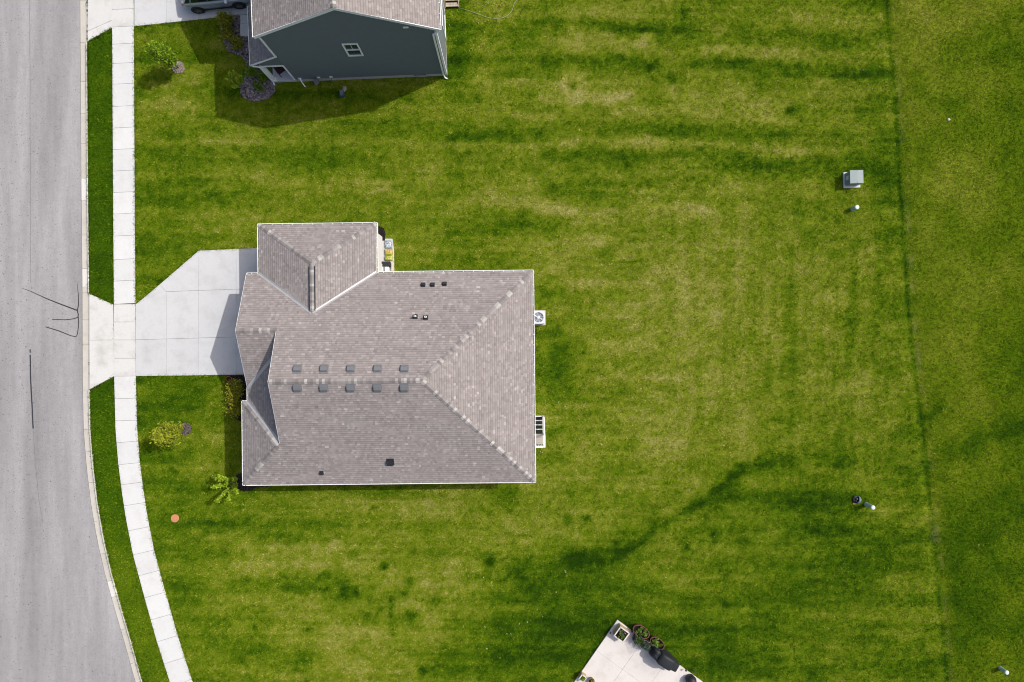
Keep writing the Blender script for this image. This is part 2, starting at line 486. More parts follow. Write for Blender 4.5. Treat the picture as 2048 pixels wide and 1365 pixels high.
    # swale and the rougher field east of it
    dsw = line_dist(px, py, SWALE)
    sx = np.interp(py, [p[1] for p in SWALE], [p[0] for p in SWALE])
    east = np.clip((px - sx) / 30, 0, 1)
    t = t - 0.30 * np.exp(-((px - sx + 1) / 5) ** 2) * (0.5 + fbm(py / 60, px / 200, 3)) - 0.10 * np.exp(-((px - sx + 30) / 40) ** 2)
    t = t * (1 - east) + east * (0.43 + 0.06 * np.clip((500 - py) / 400, -0.6, 1) + 0.55 * (fbm(px / 120, py / 120, 5) - 0.5) + 0.25 * (fbm(px / 30, py / 30, 3) - 0.5)) - east * 0.10 * np.clip((py - 800) / 300, 0, 1)
    t = t + band(wx, wy, [(1850, 838), (1890, 815)], 8, -.3) + band(wx, wy, [(1900, 905), (2040, 850)], 22, -.2)
    # parkway strip between kerb and walk is well watered
    wl = np.interp(py, [p[1] for p in WALK_EDGE], [p[0] for p in WALK_EDGE])
    park = (px < wl + 20)
    t = np.where(park, 0.19 + 0.3 * (fbm(px / 40, py / 40, 4) - 0.5) + 0.14 * np.clip((py - 800) / 300, 0, 1), t)
    t = t - 0.12 * np.clip((470 - px) / 120, 0, 1) * (~park)
    return t, east, sx
STOPS_T = np.array([0.0, 0.22, 0.42, 0.62, 0.82, 1.0])
STOPS_C = np.array([(0.017, 0.046, 0.003), (0.041, 0.092, 0.003), (0.091, 0.145, 0.005), (0.157, 0.194, 0.014), (0.234, 0.238, 0.045), (0.31, 0.295, 0.10)])
def turf_color(px, py, jitter=None):
    t, east, sx = turf_field(px, py)
    if jitter is not None: t = t + jitter
    t = np.clip(t, 0, 1)
    col = np.stack([np.interp(t, STOPS_T, STOPS_C[:, i]) for i in range(3)], -1)
    oliv = np.array([0.98, 0.96, 0.95])
    col = col * (1 - east[..., None] * (1 - oliv))
    # bare seam along the swale's east lip
    seam = np.exp(-((px - sx - 9 - 4 * (fbm(px / 30, py / 60, 2) - 0.5)) / 3.0) ** 2) * np.clip(fbm(py / 25, px / 80, 3) * 2.2 - 1.0, 0, 1)
    seam = np.maximum(seam, blob(px, py, 1872, 1060, 7, 26, .8) * (fbm(px / 6, py / 6, 2) > .45))
    straw = np.array([0.30, 0.24, 0.13])
    col = col * (1 - 0.28 * seam[..., None]) + straw * 0.28 * seam[..., None]
    return col

# ---------------------------------------------------------------- ground sheet
def build_lawn():
    core_x = np.arange(-36, 36.01, 0.20); core_y = np.arange(-26, 26.01, 0.20)
    far = np.array([3, 9, 20, 45, 100, 220, 500, 1100, 2400.0])
    xs = np.concatenate([-36 - far[::-1], core_x, 36 + far]); ys = np.concatenate([-26 - far[::-1], core_y, 26 + far])
    X, Y = np.meshgrid(xs, ys)
    px = X / H * FPX + CX; py = CY - Y / H * FPX
    cpx = np.clip(px, -300, 2350); cpy = np.clip(py, -600, 1900)
    col = turf_color(cpx, cpy)
    _, east, sx = turf_field(cpx, cpy)
    Z = 0.03 * (fbm(X / 3.0 + 50, Y / 3.0 + 50, 3) - 0.5) - 0.01
    Z = Z - 0.09 * np.exp(-((cpx - sx) / 16.0) ** 2)
    kx = np.interp(py, [p[1] for p in ROAD_EDGE], [p[0] for p in ROAD_EDGE]) + KERB_W * 1.02
    Z = np.where((px < kx - 4) & (px > -330), -0.45, Z)
    for a_, b_ in ((-118, 84), (585, 782)):
        Z = np.where((px < 196) & (py > a_ + 6) & (py < b_ - 6) & (px > -330), -0.30, Z)
    Z = np.where(px < -330, -0.02, Z)
    nx, ny = len(xs), len(ys)
    verts = np.stack([X, Y, Z], -1).reshape(-1, 3)
    i = np.arange(nx * ny).reshape(ny, nx)
    faces = np.stack([i[:-1, :-1], i[:-1, 1:], i[1:, 1:], i[1:, :-1]], -1).reshape(-1, 4)
    me = bpy.data.meshes.new("lawn")
    me.vertices.add(len(verts)); me.vertices.foreach_set("co", verts.ravel())
    me.loops.add(faces.size); me.loops.foreach_set("vertex_index", faces.ravel())
    me.polygons.add(len(faces)); me.polygons.foreach_set("loop_start", np.arange(0, faces.size, 4))
    me.polygons.foreach_set("use_smooth", np.ones(len(faces), bool))
    a = me.attributes.new("turf", 'FLOAT_COLOR', 'POINT')
    rgba = np.ones((len(verts), 4)); rgba[:, :3] = col.reshape(-1, 3)
    a.data.foreach_set("color", rgba.ravel())
    me.update(); me.validate()
    me.materials.append(M['lawn'])
    o = bpy.data.objects.new("lawn", me); C.objects.link(o); o["kind"] = "structure"
    return o
build_lawn()

# ---------------------------------------------------------------- road
def build_road():
    ys = list(range(-880, 2140, 20))
    mb = MB()
    for y0, y1 in zip(ys[:-1], ys[1:]):
        a, b = P(*line_at(ROAD_EDGE, y0, -0.5)), P(*line_at(ROAD_EDGE, y1, -0.5))
        l0, l1 = P(-300, y0), P(-300, y1)
        # slight crown
        m0, m1 = (a + l0) / 2, (b + l1) / 2
        o = [(l0.x, l0.y, -0.13), (m0.x, m0.y, -0.06), (a.x, a.y, -0.115), (l1.x, l1.y, -0.13), (m1.x, m1.y, -0.06), (b.x, b.y, -0.115)]
        mb.add(o, [(0, 3, 4, 1), (1, 4, 5, 2)])
    road = mb.build("road", M['asphalt'], smooth=True, kind="structure")
    def road_z(px, py):
        xe = line_x(ROAD_EDGE, py); t = (px + 300) / (xe + 300)
        return -0.13 + 0.07 * min(1, t * 2) if t < 0.5 else -0.06 - 0.055 * (t - 0.5) * 2
    def strip(name, pts, w, mat):
        q = MB(); n = len(pts)
        if isinstance(w, (int, float)): w = [w] * n
        W = []
        for i, p in enumerate(pts):
            a = Vector(pts[max(i - 1, 0)]); b = Vector(pts[min(i + 1, n - 1)])
            d = (b - a).normalized(); nn = Vector((-d.y, d.x))
            for s in (-1, 1):
                c = Vector(p) + nn * s * w[i] / 2
                v = P(c.x, c.y); v.z = road_z(c.x, c.y) + 0.009
                W.append(v)
        q.add(W, [(2 * i, 2 * i + 1, 2 * i + 3, 2 * i + 2) for i in range(n - 1)])
        bm = bmesh.new(); 
        o = q.build(name, mat, road)
        bm.from_mesh(o.data); bmesh.ops.recalc_face_normals(bm, faces=bm.faces)
        if sum(f.normal.z for f in bm.faces) < 0: bmesh.ops.reverse_faces(bm, faces=bm.faces)
        bm.to_mesh(o.data); bm.free()
        return o
    def wob(pts, n=6, amp=0.5):
        out = []
        for (x0, y0), (x1, y1) in zip(pts[:-1], pts[1:]):
            for k in range(n):
                t = k / n
                out.append((x0 + (x1 - x0) * t + RNG.uniform(-amp, amp), y0 + (y1 - y0) * t + RNG.uniform(-amp, amp)))
        return out + [pts[-1]]
    strip("crack_seal", [(43, 577), (60, 583), (90, 597), (120, 609), (152, 621)], [0.8, 1.2, 1.7, 2.2, 2.4], M['tar'])
    strip("crack_seal", [(152, 565), (154.5, 590), (154.8, 610), (152.5, 622), (154.5, 630), (153.5, 635)], [0.6, 1.5, 1.9, 1.9, 2.2, 2.2], M['tar'])
    strip("crack_seal", [(102, 639), (128, 640), (145, 638), (154, 635)], [1.3, 1.5, 1.6, 1.8], M['tar'])
    strip("crack_seal", [(154.5, 634), (155, 652), (152.5, 669), (150, 674), (140, 672), (115, 662), (89, 654)], [1.6, 1.6, 1.6, 1.6, 1.6, 1.9, 1.6], M['tar'])
    strip("crack_seal", wob([(58.5, 710), (59.5, 760), (62, 810), (64.5, 858)], 5, 0.2), 2.6, M['tar'])
    strip("crack_seal", [(58.3, 699), (58.6, 706)], 2.4, M['tar'])
    strip("pavement_seam", wob([(58, -600), (57.5, 0), (59, 380), (59, 566)], 30, 0.35), 0.9, M['seam'])
    strip("pavement_seam", wob([(64.5, 862), (69, 930), (76, 1000), (84, 1046)], 8, 0.35), 1.0, M['seam'])
    return road
build_road()

# ---------------------------------------------------------------- kerb with its gutter pan, cast in lengths
APRONS = [(-95, 84), (586, 781)]
def build_kerb():
    base = MB()
    ys = list(range(-880, 2000, 20))
    for y0, y1 in zip(ys[:-1], ys[1:]):
        q = [P(*line_at(ROAD_EDGE, y0, 0.6)), P(*line_at(ROAD_EDGE, y0, KERB_W - 0.6)), P(*line_at(ROAD_EDGE, y1, KERB_W - 0.6)), P(*line_at(ROAD_EDGE, y1, 0.6))]
        base.prism([(v.x, v.y) for v in q], -0.35, -0.20)
    kerb = base.build("kerb", M['gutter_pan'], kind="structure")
    cuts = [-860, -760, -660, -560, -460, -360, -280, -190, -95, 0, 84, 162, 226, 286, 356, 400, 470, 537, 574, 586, 640, 690, 781, 860, 905, 967, 1045, 1110, 1165, 1197, 1262, 1330, 1400, 1480, 1560, 1660, 1780, 1900]
    fresh = {(356, 400), (537, 574), (1165, 1197)}
    for y0, y1 in zip(cuts[:-1], cuts[1:]):
        drop = any(a <= y0 and y1 <= b for a, b in APRONS)
        top = -0.045 if drop else 0.035
        prof = [(0.0, -0.30), (0.0, -0.112), (11.4, -0.135), (12.4, -0.12 if not drop else -0.12), (13.0, top - 0.012), (13.7, top), (KERB_W - 0.5, top), (KERB_W, top - 0.012), (KERB_W, -0.30)]
        n = max(2, int((y1 - y0) / 18))
        vs, fs = [], []
        for k in range(n + 1):
            y = y0 + 0.25 + (y1 - y0 - 0.5) * k / n
            for off, z in prof:
                v = P(*line_at(ROAD_EDGE, y, off)); vs.append((v.x, v.y, z))
        m = len(prof)
        for k in range(n):
            for j in range(m - 1):
                fs.append((k * m + j, k * m + j + 1, (k + 1) * m + j + 1, (k + 1) * m + j))
        fs.append(tuple(range(m))[::-1]); fs.append(tuple(range(n * m, n * m + m)))
        mb = MB(); mb.add(vs, fs)
        mb.build("kerb_length", M['kerb_new'] if (y0, y1) in fresh else M['gutter_pan'], kerb)
build_kerb()
HARD.append([line_at(ROAD_EDGE, y, KERB_W + 0.5) for y in range(-880, 2000, 20)] + [(-330, 2000), (-330, -880)])

# ---------------------------------------------------------------- slabs
def shrink(poly, d):
    c = sum((Vector((p[0], p[1])) for p in poly), Vector((0, 0))) / len(poly)
    out = []
    n = len(poly)
    for i in range(n):
        p0, p1, p2 = Vector(poly[i - 1][:2]), Vector(poly[i][:2]), Vector(poly[(i + 1) % n][:2])
        e1 = (p1 - p0).normalized(); e2 = (p2 - p1).normalized()
        n1 = Vector((-e1.y, e1.x)); n2 = Vector((-e2.y, e2.x))
        if n1.dot(c - p1) < 0: n1 = -n1
        if n2.dot(c - p1) < 0: n2 = -n2
        k = 1 + n1.dot(n2)
        out.append(p1 + (n1 + n2) * (d / max(k, 0.35)))
    return out
def slab(parent, poly_px, mat, z1=0.03, gap=0.007, z0=-0.08, tilt=0.0, name="slab"):
    w = [P(x, y) for x, y in poly_px]
    w = shrink([(v.x, v.y) for v in w], gap)
    mb = MB(); mb.prism([(v.x, v.y) for v in w], z0, z1 + RNG.uniform(-tilt, tilt))
    return mb.build(name, mat, parent, bevel=0.008)
def base_sheet(name, polys, mat, z=0.012, zb=-0.15):
    mb = MB()
    for p in polys:
        w = [P(x, y) for x, y in p]
        w = shrink([(v.x, v.y) for v in w], 0.03)
        mb.prism([(v.x, v.y) for v in w], zb, z)
    return mb.build(name, mat, kind="structure")

M['joint'] = weathered('joint_dirt', (0.13, 0.115, 0.10), 0.95, 0.3)
def build_walk():
    joints = [-430, -385, -340, -296, -252, -207, -163, -118, -95, -58, -20, 20, 55, 89.4, 128, 169.4, 214, 257, 300, 343, 386, 429, 473, 520, 563, 609, 644.5, 680.5, 717, 753, 798, 842, 886, 930, 970, 1012, 1062, 1110, 1152, 1196, 1240, 1284, 1328, 1373, 1420, 1466, 1512, 1560, 1608]
    polys = []
    for y0, y1 in zip(joints[:-1], joints[1:]):
        n = 3
        L = [line_at(WALK_EDGE, y0 + (y1 - y0) * k / n) for k in range(n + 1)]
        R = [line_at(WALK_EDGE, y0 + (y1 - y0) * k / n, WALK_W) for k in range(n + 1)]
        sk = -2.0 if y0 < 600 else 0.0
        R = [(x, y + sk) for x, y in R]
        polys.append(L + R[::-1])
    base = base_sheet("sidewalk", polys, M['joint'], 0.010)
    for (y0, y1), p in zip(zip(joints[:-1], joints[1:]), polys):
        old = (609 <= y0 < 753) or (-95 <= y0 < 55)
        slab(base, p, M['apron'] if old else M['walk'], 0.03, 0.007, tilt=0.003)
        HARD.append(p)
build_walk()

DRIVE = [
    [(272, 609), (319, 570), (333, 584), (333, 678.3), (272, 680)],
    [(272, 680), (333, 678.3), (333, 752), (272, 752.6)],
    [(319, 570), (397.9, 501.6), (397.4, 581.5), (333, 584)],
    [(333, 584), (397.4, 581.5), (397, 676.5), (333, 678.3)],
    [(333, 678.3), (397, 676.5), (396.5, 751.2), (333, 752)],
    [(397.9, 501.6), (472.5, 498.3), (472.5, 579), (397.4, 581.5)],
    [(397.4, 581.5), (472.5, 579), (472.5, 674.4), (397, 676.5)],
    [(397, 676.5), (472.5, 674.4), (472.5, 749.8), (396.5, 751.2)],
    [(472.5, 498.3), (548, 495), (548, 577), (472.5, 579)],
    [(472.5, 579), (538, 577), (538, 673), (472.5, 674.4)],
    [(472.5, 674.4), (538, 673), (538, 748.8), (472.5, 749.8)]]
d = base_sheet("driveway", DRIVE, M['joint'], 0.012)
for p in DRIVE:
    slab(d, p, M['drive'], 0.032, 0.006); HARD.append(p)
APRON = [[(178.8, 588), (226.8, 609.5), (227.8, 680.5), (179, 680.8)], [(179, 680.8), (227.8, 680.5), (228.2, 753), (179.6, 779.5)]]
d = base_sheet("driveway_apron", APRON, M['joint'], -0.005)
for p in APRON:
    slab(d, p, M['apron'], 0.022, 0.007); HARD.append(p)
# flare strips cast along the apron's edges
for p in ([(174.8, 584.5), (178.2, 586), (226.8, 606.5), (226.8, 609), (178.8, 587.6)], [(179.6, 780), (228.2, 753.4), (228.2, 755.5), (178.9, 783)]):
    HARD.append(p)
def nd(x, off): return off - (x - 268) * 0.107
NX = [269, 333, 398, 464, 535]
NDRIVE = []
for x0, x1 in zip(NX[:-1], NX[1:]):
    for o0, o1 in ((53.6, -42), (-42, -140)):
        NDRIVE.append([(x0, nd(x0, o0)), (x1, nd(x1, o0)), (x1, nd(x1, o1)), (x0, nd(x0, o1))])
d = base_sheet("neighbour_driveway", NDRIVE, M['joint'], 0.012)
for p in NDRIVE:
    slab(d, p, M['drive'], 0.032, 0.006); HARD.append(p)
NAPRON = [[(176.2, 83), (225, 56), (224.6, 41), (176.0, 63)], [(176.0, 63), (224.6, 41), (224.4, -42), (175.6, -42)], [(175.6, -42), (224.4, -42), (224.2, -95), (175.4, -118)]]
d = base_sheet("neighbour_apron", NAPRON, M['joint'], -0.005)
for p in NAPRON:
    slab(d, p, M['apron'], 0.022, 0.007); HARD.append(p)
NWALK = [[(480.5, 31), (514, 28), (514, 47.2), (480.3, 47.6)], [(480.3, 47.6), (514, 47.2), (514, 74), (480.3, 74)]]
d = base_sheet("neighbour_path", NWALK, M['joint'], 0.012)
for p in NWALK:
    slab(d, p, M['drive'], 0.034, 0.006); HARD.append(p)

# ---------------------------------------------------------------- roof and wall builders
def clip_half(poly, f):
    """keep the part of a 2-D polygon where f(p) >= 0 (f linear)"""
    out = []
    n = len(poly)
    for i in range(n):
        a, b = poly[i], poly[(i + 1) % n]
        fa, fb = f(a), f(b)
        if fa >= 0: out.append(a)
        if (fa >= 0) != (fb >= 0):
            t = fa / (fa - fb)
            out.append((a[0] + (b[0] - a[0]) * t, a[1] + (b[1] - a[1]) * t))
    return out
def edges_of(poly):
    n = len(poly)
    ar = sum(poly[i][0] * poly[(i + 1) % n][1] - poly[(i + 1) % n][0] * poly[i][1] for i in range(n))
    if ar < 0: poly = poly[::-1]
    E = []
    for i in range(n):
        a, b = poly[i], poly[(i + 1) % n]
        E.append((b[0] - a[0], b[1] - a[1], a[0], a[1]))
    return E

class Plane:
    """roof slope: plan pieces (m, convex), eave point, downhill direction, pitch, eave height"""
    def __init__(s, pieces, origin, down, pitch, z0, start=0.0):
        s.o, s.down, s.p, s.z0 = origin, down, pitch, z0
        s.along = (-down[1], down[0])
        s.start = start
        s.pieces = []
        for q in pieces:
            q = clip_half(list(q), lambda c: s.dist(c) - start)
            if len(q) >= 3: s.pieces.append(q)
    def dist(s, c): return -((c[0] - s.o[0]) * s.down[0] + (c[1] - s.o[1]) * s.down[1])
    def lat(s, c): return (c[0] - s.o[0]) * s.along[0] + (c[1] - s.o[1]) * s.along[1]
    def z(s, c): return s.z0 + s.p * s.dist(c)
    def pt(s, lat, d): return (s.o[0] + s.along[0] * lat - s.down[0] * d, s.o[1] + s.along[1] * lat - s.down[1] * d)

def lay_courses(name, planes, mat, parent, exposure=0.143, wmin=0.10, wmax=0.23, thick=0.014, seed=1, kind="stuff"):
    r = random.Random(seed)
    V, F, T, S = [], [], [], []
    for pl in planes:
        ex = exposure / math.sqrt(1 + pl.p ** 2)
        pcs = [(q, edges_of(q)) for q in pl.pieces]
        if not pcs: continue
        allp = [c for q in pl.pieces for c in q]
        d0 = min(pl.dist(c) for c in allp); d1 = max(pl.dist(c) for c in allp)
        a0 = min(pl.lat(c) for c in allp); a1 = max(pl.lat(c) for c in allp)
        k = 0
        while d0 + k * ex < d1:
            da = d0 + k * ex; db = da + ex
            x = a0 - r.uniform(0, wmax)
            row = r.uniform(-0.05, 0.05)
            while x < a1:
                w = r.uniform(wmin, wmax)
                t = min(1, max(0, 0.5 + row + r.gauss(0, 0.095) + (0.26 if r.random() < 0.07 else 0)))
                rect = [pl.pt(x, da), pl.pt(x + w, da), pl.pt(x + w, db), pl.pt(x, db)]
                x += w
                lift = thick * r.choice((0.7, 1.0, 1.5))
                for q, E in pcs:
                    c = rect
                    for ex_, ey_, ax_, ay_ in E:
                        c = clip_half(c, lambda p: ex_ * (p[1] - ay_) - ey_ * (p[0] - ax_))
                        if len(c) < 3: break
                    if len(c) < 3: continue
                    n = len(c); o = len(V)
                    ar = sum(c[i][0] * c[(i + 1) % n][1] - c[(i + 1) % n][0] * c[i][1] for i in range(n))
                    if abs(ar) < 2e-5: continue
                    if ar < 0: c = c[::-1]
                    for p in c:
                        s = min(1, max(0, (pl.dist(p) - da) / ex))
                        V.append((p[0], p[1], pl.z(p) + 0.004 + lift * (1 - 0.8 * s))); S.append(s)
                    F.append(tuple(range(o, o + n))); T.append(t)
                    # butt and side edges
                    o2 = len(V)
                    for p in c:
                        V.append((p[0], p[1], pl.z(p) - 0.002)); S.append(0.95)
                    for i in range(n):
                        j = (i + 1) % n
                        F.append((o2 + i, o2 + j, o + j, o + i)); T.append(t * 0.5)
            k += 1
    me = bpy.data.meshes.new(name)
    me.from_pydata(V, [], F)
    a = me.attributes.new("tint", 'FLOAT', 'FACE'); a.data.foreach_set("value", T)
    a = me.attributes.new("course", 'FLOAT', 'POINT'); a.data.foreach_set("value", S)
    me.materials.append(mat); me.update()
    o = bpy.data.objects.new(name, me); C.objects.link(o); o.parent = parent
    if kind: o["kind"] = kind
    return o

def roof_deck(planes, mat, parent, thick=0.13):
    mb = MB()
    for pl in planes:
        for q in pl.pieces:
            n = len(q)
            ar = sum(q[i][0] * q[(i + 1) % n][1] - q[(i + 1) % n][0] * q[i][1] for i in range(n))
            c = q if ar > 0 else q[::-1]
            vs = [(p[0], p[1], pl.z(p) - thick) for p in c] + [(p[0], p[1], pl.z(p)) for p in c]
            mb.add(vs, [tuple(range(n))[::-1], tuple(range(n, 2 * n))] + [(i, (i + 1) % n, (i + 1) % n + n, i + n) for i in range(n)])
    return mb.build("roof", mat, parent)

def ridge_caps(parent, A, B, zl, zr, exposure=0.165, half=0.15, lift=0.02, drop_start=0.0):
    """folded cap shingles from A (low or start) to B; zl/zr give the slopes on both sides"""
    A, B = Vector(A), Vector(B)
    L = (B - A).length
    d = (B - A) / L
    s = Vector((-d.y, d.x))
    n = int(L / exposure)
    me = None
    za = max(zl((A.x, A.y)), zr((A.x, A.y)))
    def zz(p, base):
        return base((p.x, p.y))
    lo, up = lift + 0.016, lift + 0.004
    vs = []
    for t, hgt in ((0.0, lo), (exposure * 1.35, up)):
        c = A + d * t
        l, r_ = c + s * half, c - s * half
        zc = max(zl((c.x, c.y)), zr((c.x, c.y)))
        vs += [(l.x - A.x, l.y - A.y, zl((l.x, l.y)) + hgt - za), (c.x - A.x, c.y - A.y, zc + hgt + 0.012 - za), (r_.x - A.x, r_.y - A.y, zr((r_.x, r_.y)) + hgt - za)]
    low = [(x, y, z - 0.014) for x, y, z in vs]
    mb = MB()
    mb.add(vs + low, [(1, 0, 3, 4), (2, 1, 4, 5), (0, 1, 7, 6), (1, 2, 8, 7), (6, 7, 10, 9), (7, 8, 11, 10), (0, 6, 9, 3), (2, 5, 11, 8)])
    first = mb.build("ridge_cap", M['cap'], parent)
    me = first.data
    for k in range(n):
        t = k * exposure
        c = A + d * t
        z = max(zl((c.x, c.y)), zr((c.x, c.y)))
        o = first if k == 0 else bpy.data.objects.new("ridge_cap", me)
        if k: C.objects.link(o); o.parent = parent
        o.location = (c.x, c.y, z)

def valley_strip(parent, A, B, pl1, pl2, half=0.09, lift=0.024, name="valley_flashing"):
    A, B = Vector(A), Vector(B)
    d = (B - A).normalized(); s = Vector((-d.y, d.x))
    zf = lambda p: max(pl1.z((p.x, p.y)), pl2.z((p.x, p.y)))
    vs = []
    for c in (A, B):
        for k in (-half, 0.0, half):
            q = c + s * k
            vs.append((q.x, q.y, zf(q) + lift))
    mb = MB(); mb.add(vs + [(x, y, z - 0.01) for x, y, z in vs], [(0, 1, 4, 3), (1, 2, 5, 4), (6, 9, 10, 7), (7, 10, 11, 8), (0, 3, 9, 6), (2, 8, 11, 5), (0, 6, 7, 1), (1, 7, 8, 2), (3, 4, 10, 9), (4, 5, 11, 10)])
    o = mb.build(name, M['valley'], parent)
    bm = bmesh.new(); bm.from_mesh(o.data); bmesh.ops.recalc_face_normals(bm, faces=bm.faces); bm.to_mesh(o.data); bm.free()
    return o

M['gutter_dirt'] = weathered('gutter_trough', (0.30, 0.30, 0.27), 0.9, 0.5, 4, 30)
def gutter(parent, A, B, out, zlip, width=0.105, depth=0.10, step=0.61):
    """open trough along A-B (outer lip line), out = unit vector pointing away from the roof"""
    A, B, out = Vector(A), Vector(B), Vector(out)
    d = (B - A); L = d.length; d = d / L
    mb = MB()
    def bar(o0, o1, z0, z1, t0=0.0, t1=None):
        t1 = L if t1 is None else t1
        p = [A + d * t0 - out * o0, A + d * t1 - out * o0, A + d * t1 - out * o1, A + d * t0 - out * o1]
        mb.prism([(q.x, q.y) for q in p], z0, z1)
    bar(0.0, 0.034, zlip - 0.02, zlip)                      # rolled lip
    bar(0.004, 0.012, zlip - depth, zlip - 0.021)           # face
    bar(width - 0.008, width, zlip - depth, zlip + 0.004)   # back
    t = 0.3
    while t < L - 0.1:
        bar(0.023, width - 0.009, zlip - 0.016, zlip - 0.003, t, t + 0.028); t += step
    for e in (0.0, L - 0.012):
        bar(0.023, width - 0.009, zlip - depth + 0.002, zlip - 0.004, e, e + 0.012)
    g = mb.build("gutter", M['white_metal'], parent)
    fb = MB()
    p = [A - out * 0.013, B - out * 0.013, B - out * (width - 0.009), A - out * (width - 0.009)]
    fb.prism([(q.x, q.y) for q in p], zlip - depth, zlip - depth + 0.012)
    fb.build("trough", M['gutter_dirt'], g)
    return g

def lap_wall(parent, A, B, z0, z1, out, mat, lap=0.15, thick=0.02, name="wall", poly=None, holes=()):
    """clapboard wall from A to B (outer face), optional outline poly of (t, z) and rectangular holes (t0, t1, z0, z1)"""
    A, B, out = Vector(A), Vector(B), Vector(out)
    d = (B - A); L = d.length; d = d / L
    outline = poly or [(0, z0), (L, z0), (L, z1), (0, z1)]
    mb = MB()
    zlo, zhi = min(p[1] for p in outline), max(p[1] for p in outline)
    cuts_t = sorted(set([min(p[0] for p in outline), max(p[0] for p in outline)] + [h for q in holes for h in q[:2]]))
    z = zlo
    while z < zhi - 1e-6:
        za, zb = z, min(z + lap, zhi)
        levels = sorted(set([za, zb] + [h for q in holes for h in q[2:] if za < h < zb]))
        for l0, l1 in zip(levels[:-1], levels[1:]):
            for t0, t1 in zip(cuts_t[:-1], cuts_t[1:]):
                mt, mz = (t0 + t1) / 2, (l0 + l1) / 2
                if any(q[0] < mt < q[1] and q[2] < mz < q[3] for q in holes): continue
                c = [(t0, l0), (t1, l0), (t1, l1), (t0, l1)]
                for ex_, ey_, ax_, ay_ in edges_of(outline):
                    c = clip_half(c, lambda p: ex_ * (p[1] - ay_) - ey_ * (p[0] - ax_))
                    if len(c) < 3: break
                if len(c) < 3: continue
                n = len(c)
                vs = []
                for t, zz in c:
                    k = thick * (1 - (zz - za) / lap)
                    q = A + d * t + out * k
                    vs.append((q.x, q.y, zz))
                for t, zz in c:
                    q = A + d * t - out * 0.12
                    vs.append((q.x, q.y, zz))
                mb.add(vs, [tuple(range(n)), tuple(range(n, 2 * n))[::-1]] + [(i, i + n, (i + 1) % n + n, (i + 1) % n) for i in range(n)])
        z = zb
    return mb.build(name, mat, parent)

def window(parent, c, out, w, h, z0, mat_frame, split=True, name="window"):
    """frame with sill, two panes; c = centre of the wall face"""
    c, out = Vector(c), Vector(out); d = Vector((-out.y, out.x))
    rz = math.atan2(d.y, d.x)
    mb = MB()
    def bar(t, z, sw, sh, o=0.03, dep=0.1):
        q = c + d * t + out * o
        mb.box((q.x, q.y, z), (sw, dep, sh), rz)
    f = 0.085
    bar(-w / 2 + f / 2, z0 + h / 2, f, h); bar(w / 2 - f / 2, z0 + h / 2, f, h)
    bar(0, z0 + f / 2, w - 2 * f - .004, f); bar(0, z0 + h - f / 2, w - 2 * f - .004, f)
    if split: bar(0, z0 + h / 2, w - 2 * f - .004, 0.06, 0.02)
    o = mb.build(name, mat_frame, parent)
    halves = ((z0 + f, z0 + h / 2 - .03), (z0 + h / 2 + .03, z0 + h - f)) if split else ((z0 + f, z0 + h - f),)
    for a, b in halves:
        q = c + out * 0.005
        g = MB(); g.box((q.x, q.y, (a + b) / 2), (w - 2 * f, 0.02, b - a), rz)
        g.build("pane", M['glass'], o)
    if split:
        g = MB(); q = c + out * 0.022
        g.box((q.x, q.y, z0 + h * .75 + .0), (0.02, 0.014, h / 2 - f - .03), rz)
        g.build("muntin", mat_frame, o)
    return o

# ---------------------------------------------------------------- the house in the middle
HE = 3.10
KS = FPX / (H - HE)           # pixels per metre at eave height
hx, hy = P(1070, 752, HE).x, P(1070, 752, HE).y
HROT = math.radians(0.6)
house = thing("house", "single storey white house under the big taupe shingle roof in the middle of the lawn", "house", (hx, hy, 0), HROT)
u = lambda *c: (c[0] / KS, c[1] / KS)
us = lambda pts: [u(*c) for c in pts]
G = 0.105
PM, PB = 0.46, 0.322
zb = HE + 0.03
N_ = Plane([us(q) for q in ([(-574, 212), (-574, 95), (-552, 95), (-552, 212)], [(-552, 95), (-496, 95), (-496, 172.8), (-552, 212)], [(-496, -1), (-431.5, -1), (-431.5, 127.65), (-496, 172.8)],
                            [(-431.5, -1), (-311, -1), (-311, 212), (-431.5, 127.65)], [(-311, -1), (-213, -1), (0, 212), (-311, 212)])], u(0, 212), (0, 1), PM, zb, G)
S_ = Plane([us(q) for q in ([(-587, -213.5), (-501.75, -128.25), (-496, -128.25), (-496, -213.5)], [(-496, -213.5), (-496, -1), (-213, -1), (0, -213.5)])], u(0, -213.5), (0, -1), PM, zb, G)
E_ = Plane([us([(0, 212), (0, -213.5), (-213, -1)])], u(0, 0), (1, 0), PM, zb, G)
W2 = Plane([us([(-587, -213.5), (-587, -43), (-501.75, -128.25)])], u(-587, 0), (-1, 0), PM, zb, G)
NN = Plane([us([(-587, -43), (-576.4, -43), (-491.15, -128.25), (-501.75, -128.25)])], u(0, -43), (0, 1), PM, zb, G)
W1 = Plane([us([(-576.4, -43), (-576.4, -22), (-488, 66.4), (-488, -128.25), (-491.15, -128.25)])], u(-576.4, 0), (-1, 0), PM, zb, G)
GS = Plane([us([(-574, 95), (-574, -19.6), (-488, 66.4), (-488, 95)])], u(0, -22), (0, -1), PM, zb, 0.0)
BW = Plane([us([(-552, 212), (-552, 310), (-431.5, 225.65), (-431.5, 127.65)])], u(-552, 0), (-1, 0), PB, zb, G)
BE = Plane([us([(-311, 212), (-311, 310), (-431.5, 225.65), (-431.5, 127.65)])], u(-311, 0), (1, 0), PB, zb, G)
BN = Plane([us([(-552, 310), (-311, 310), (-431.5, 225.65)])], u(0, 310), (0, 1), PM, zb, G)
PLANES = [N_, S_, E_, W2, NN, W1, GS, BW, BE, BN]
roof = roof_deck(PLANES, M['deck_under'], house)
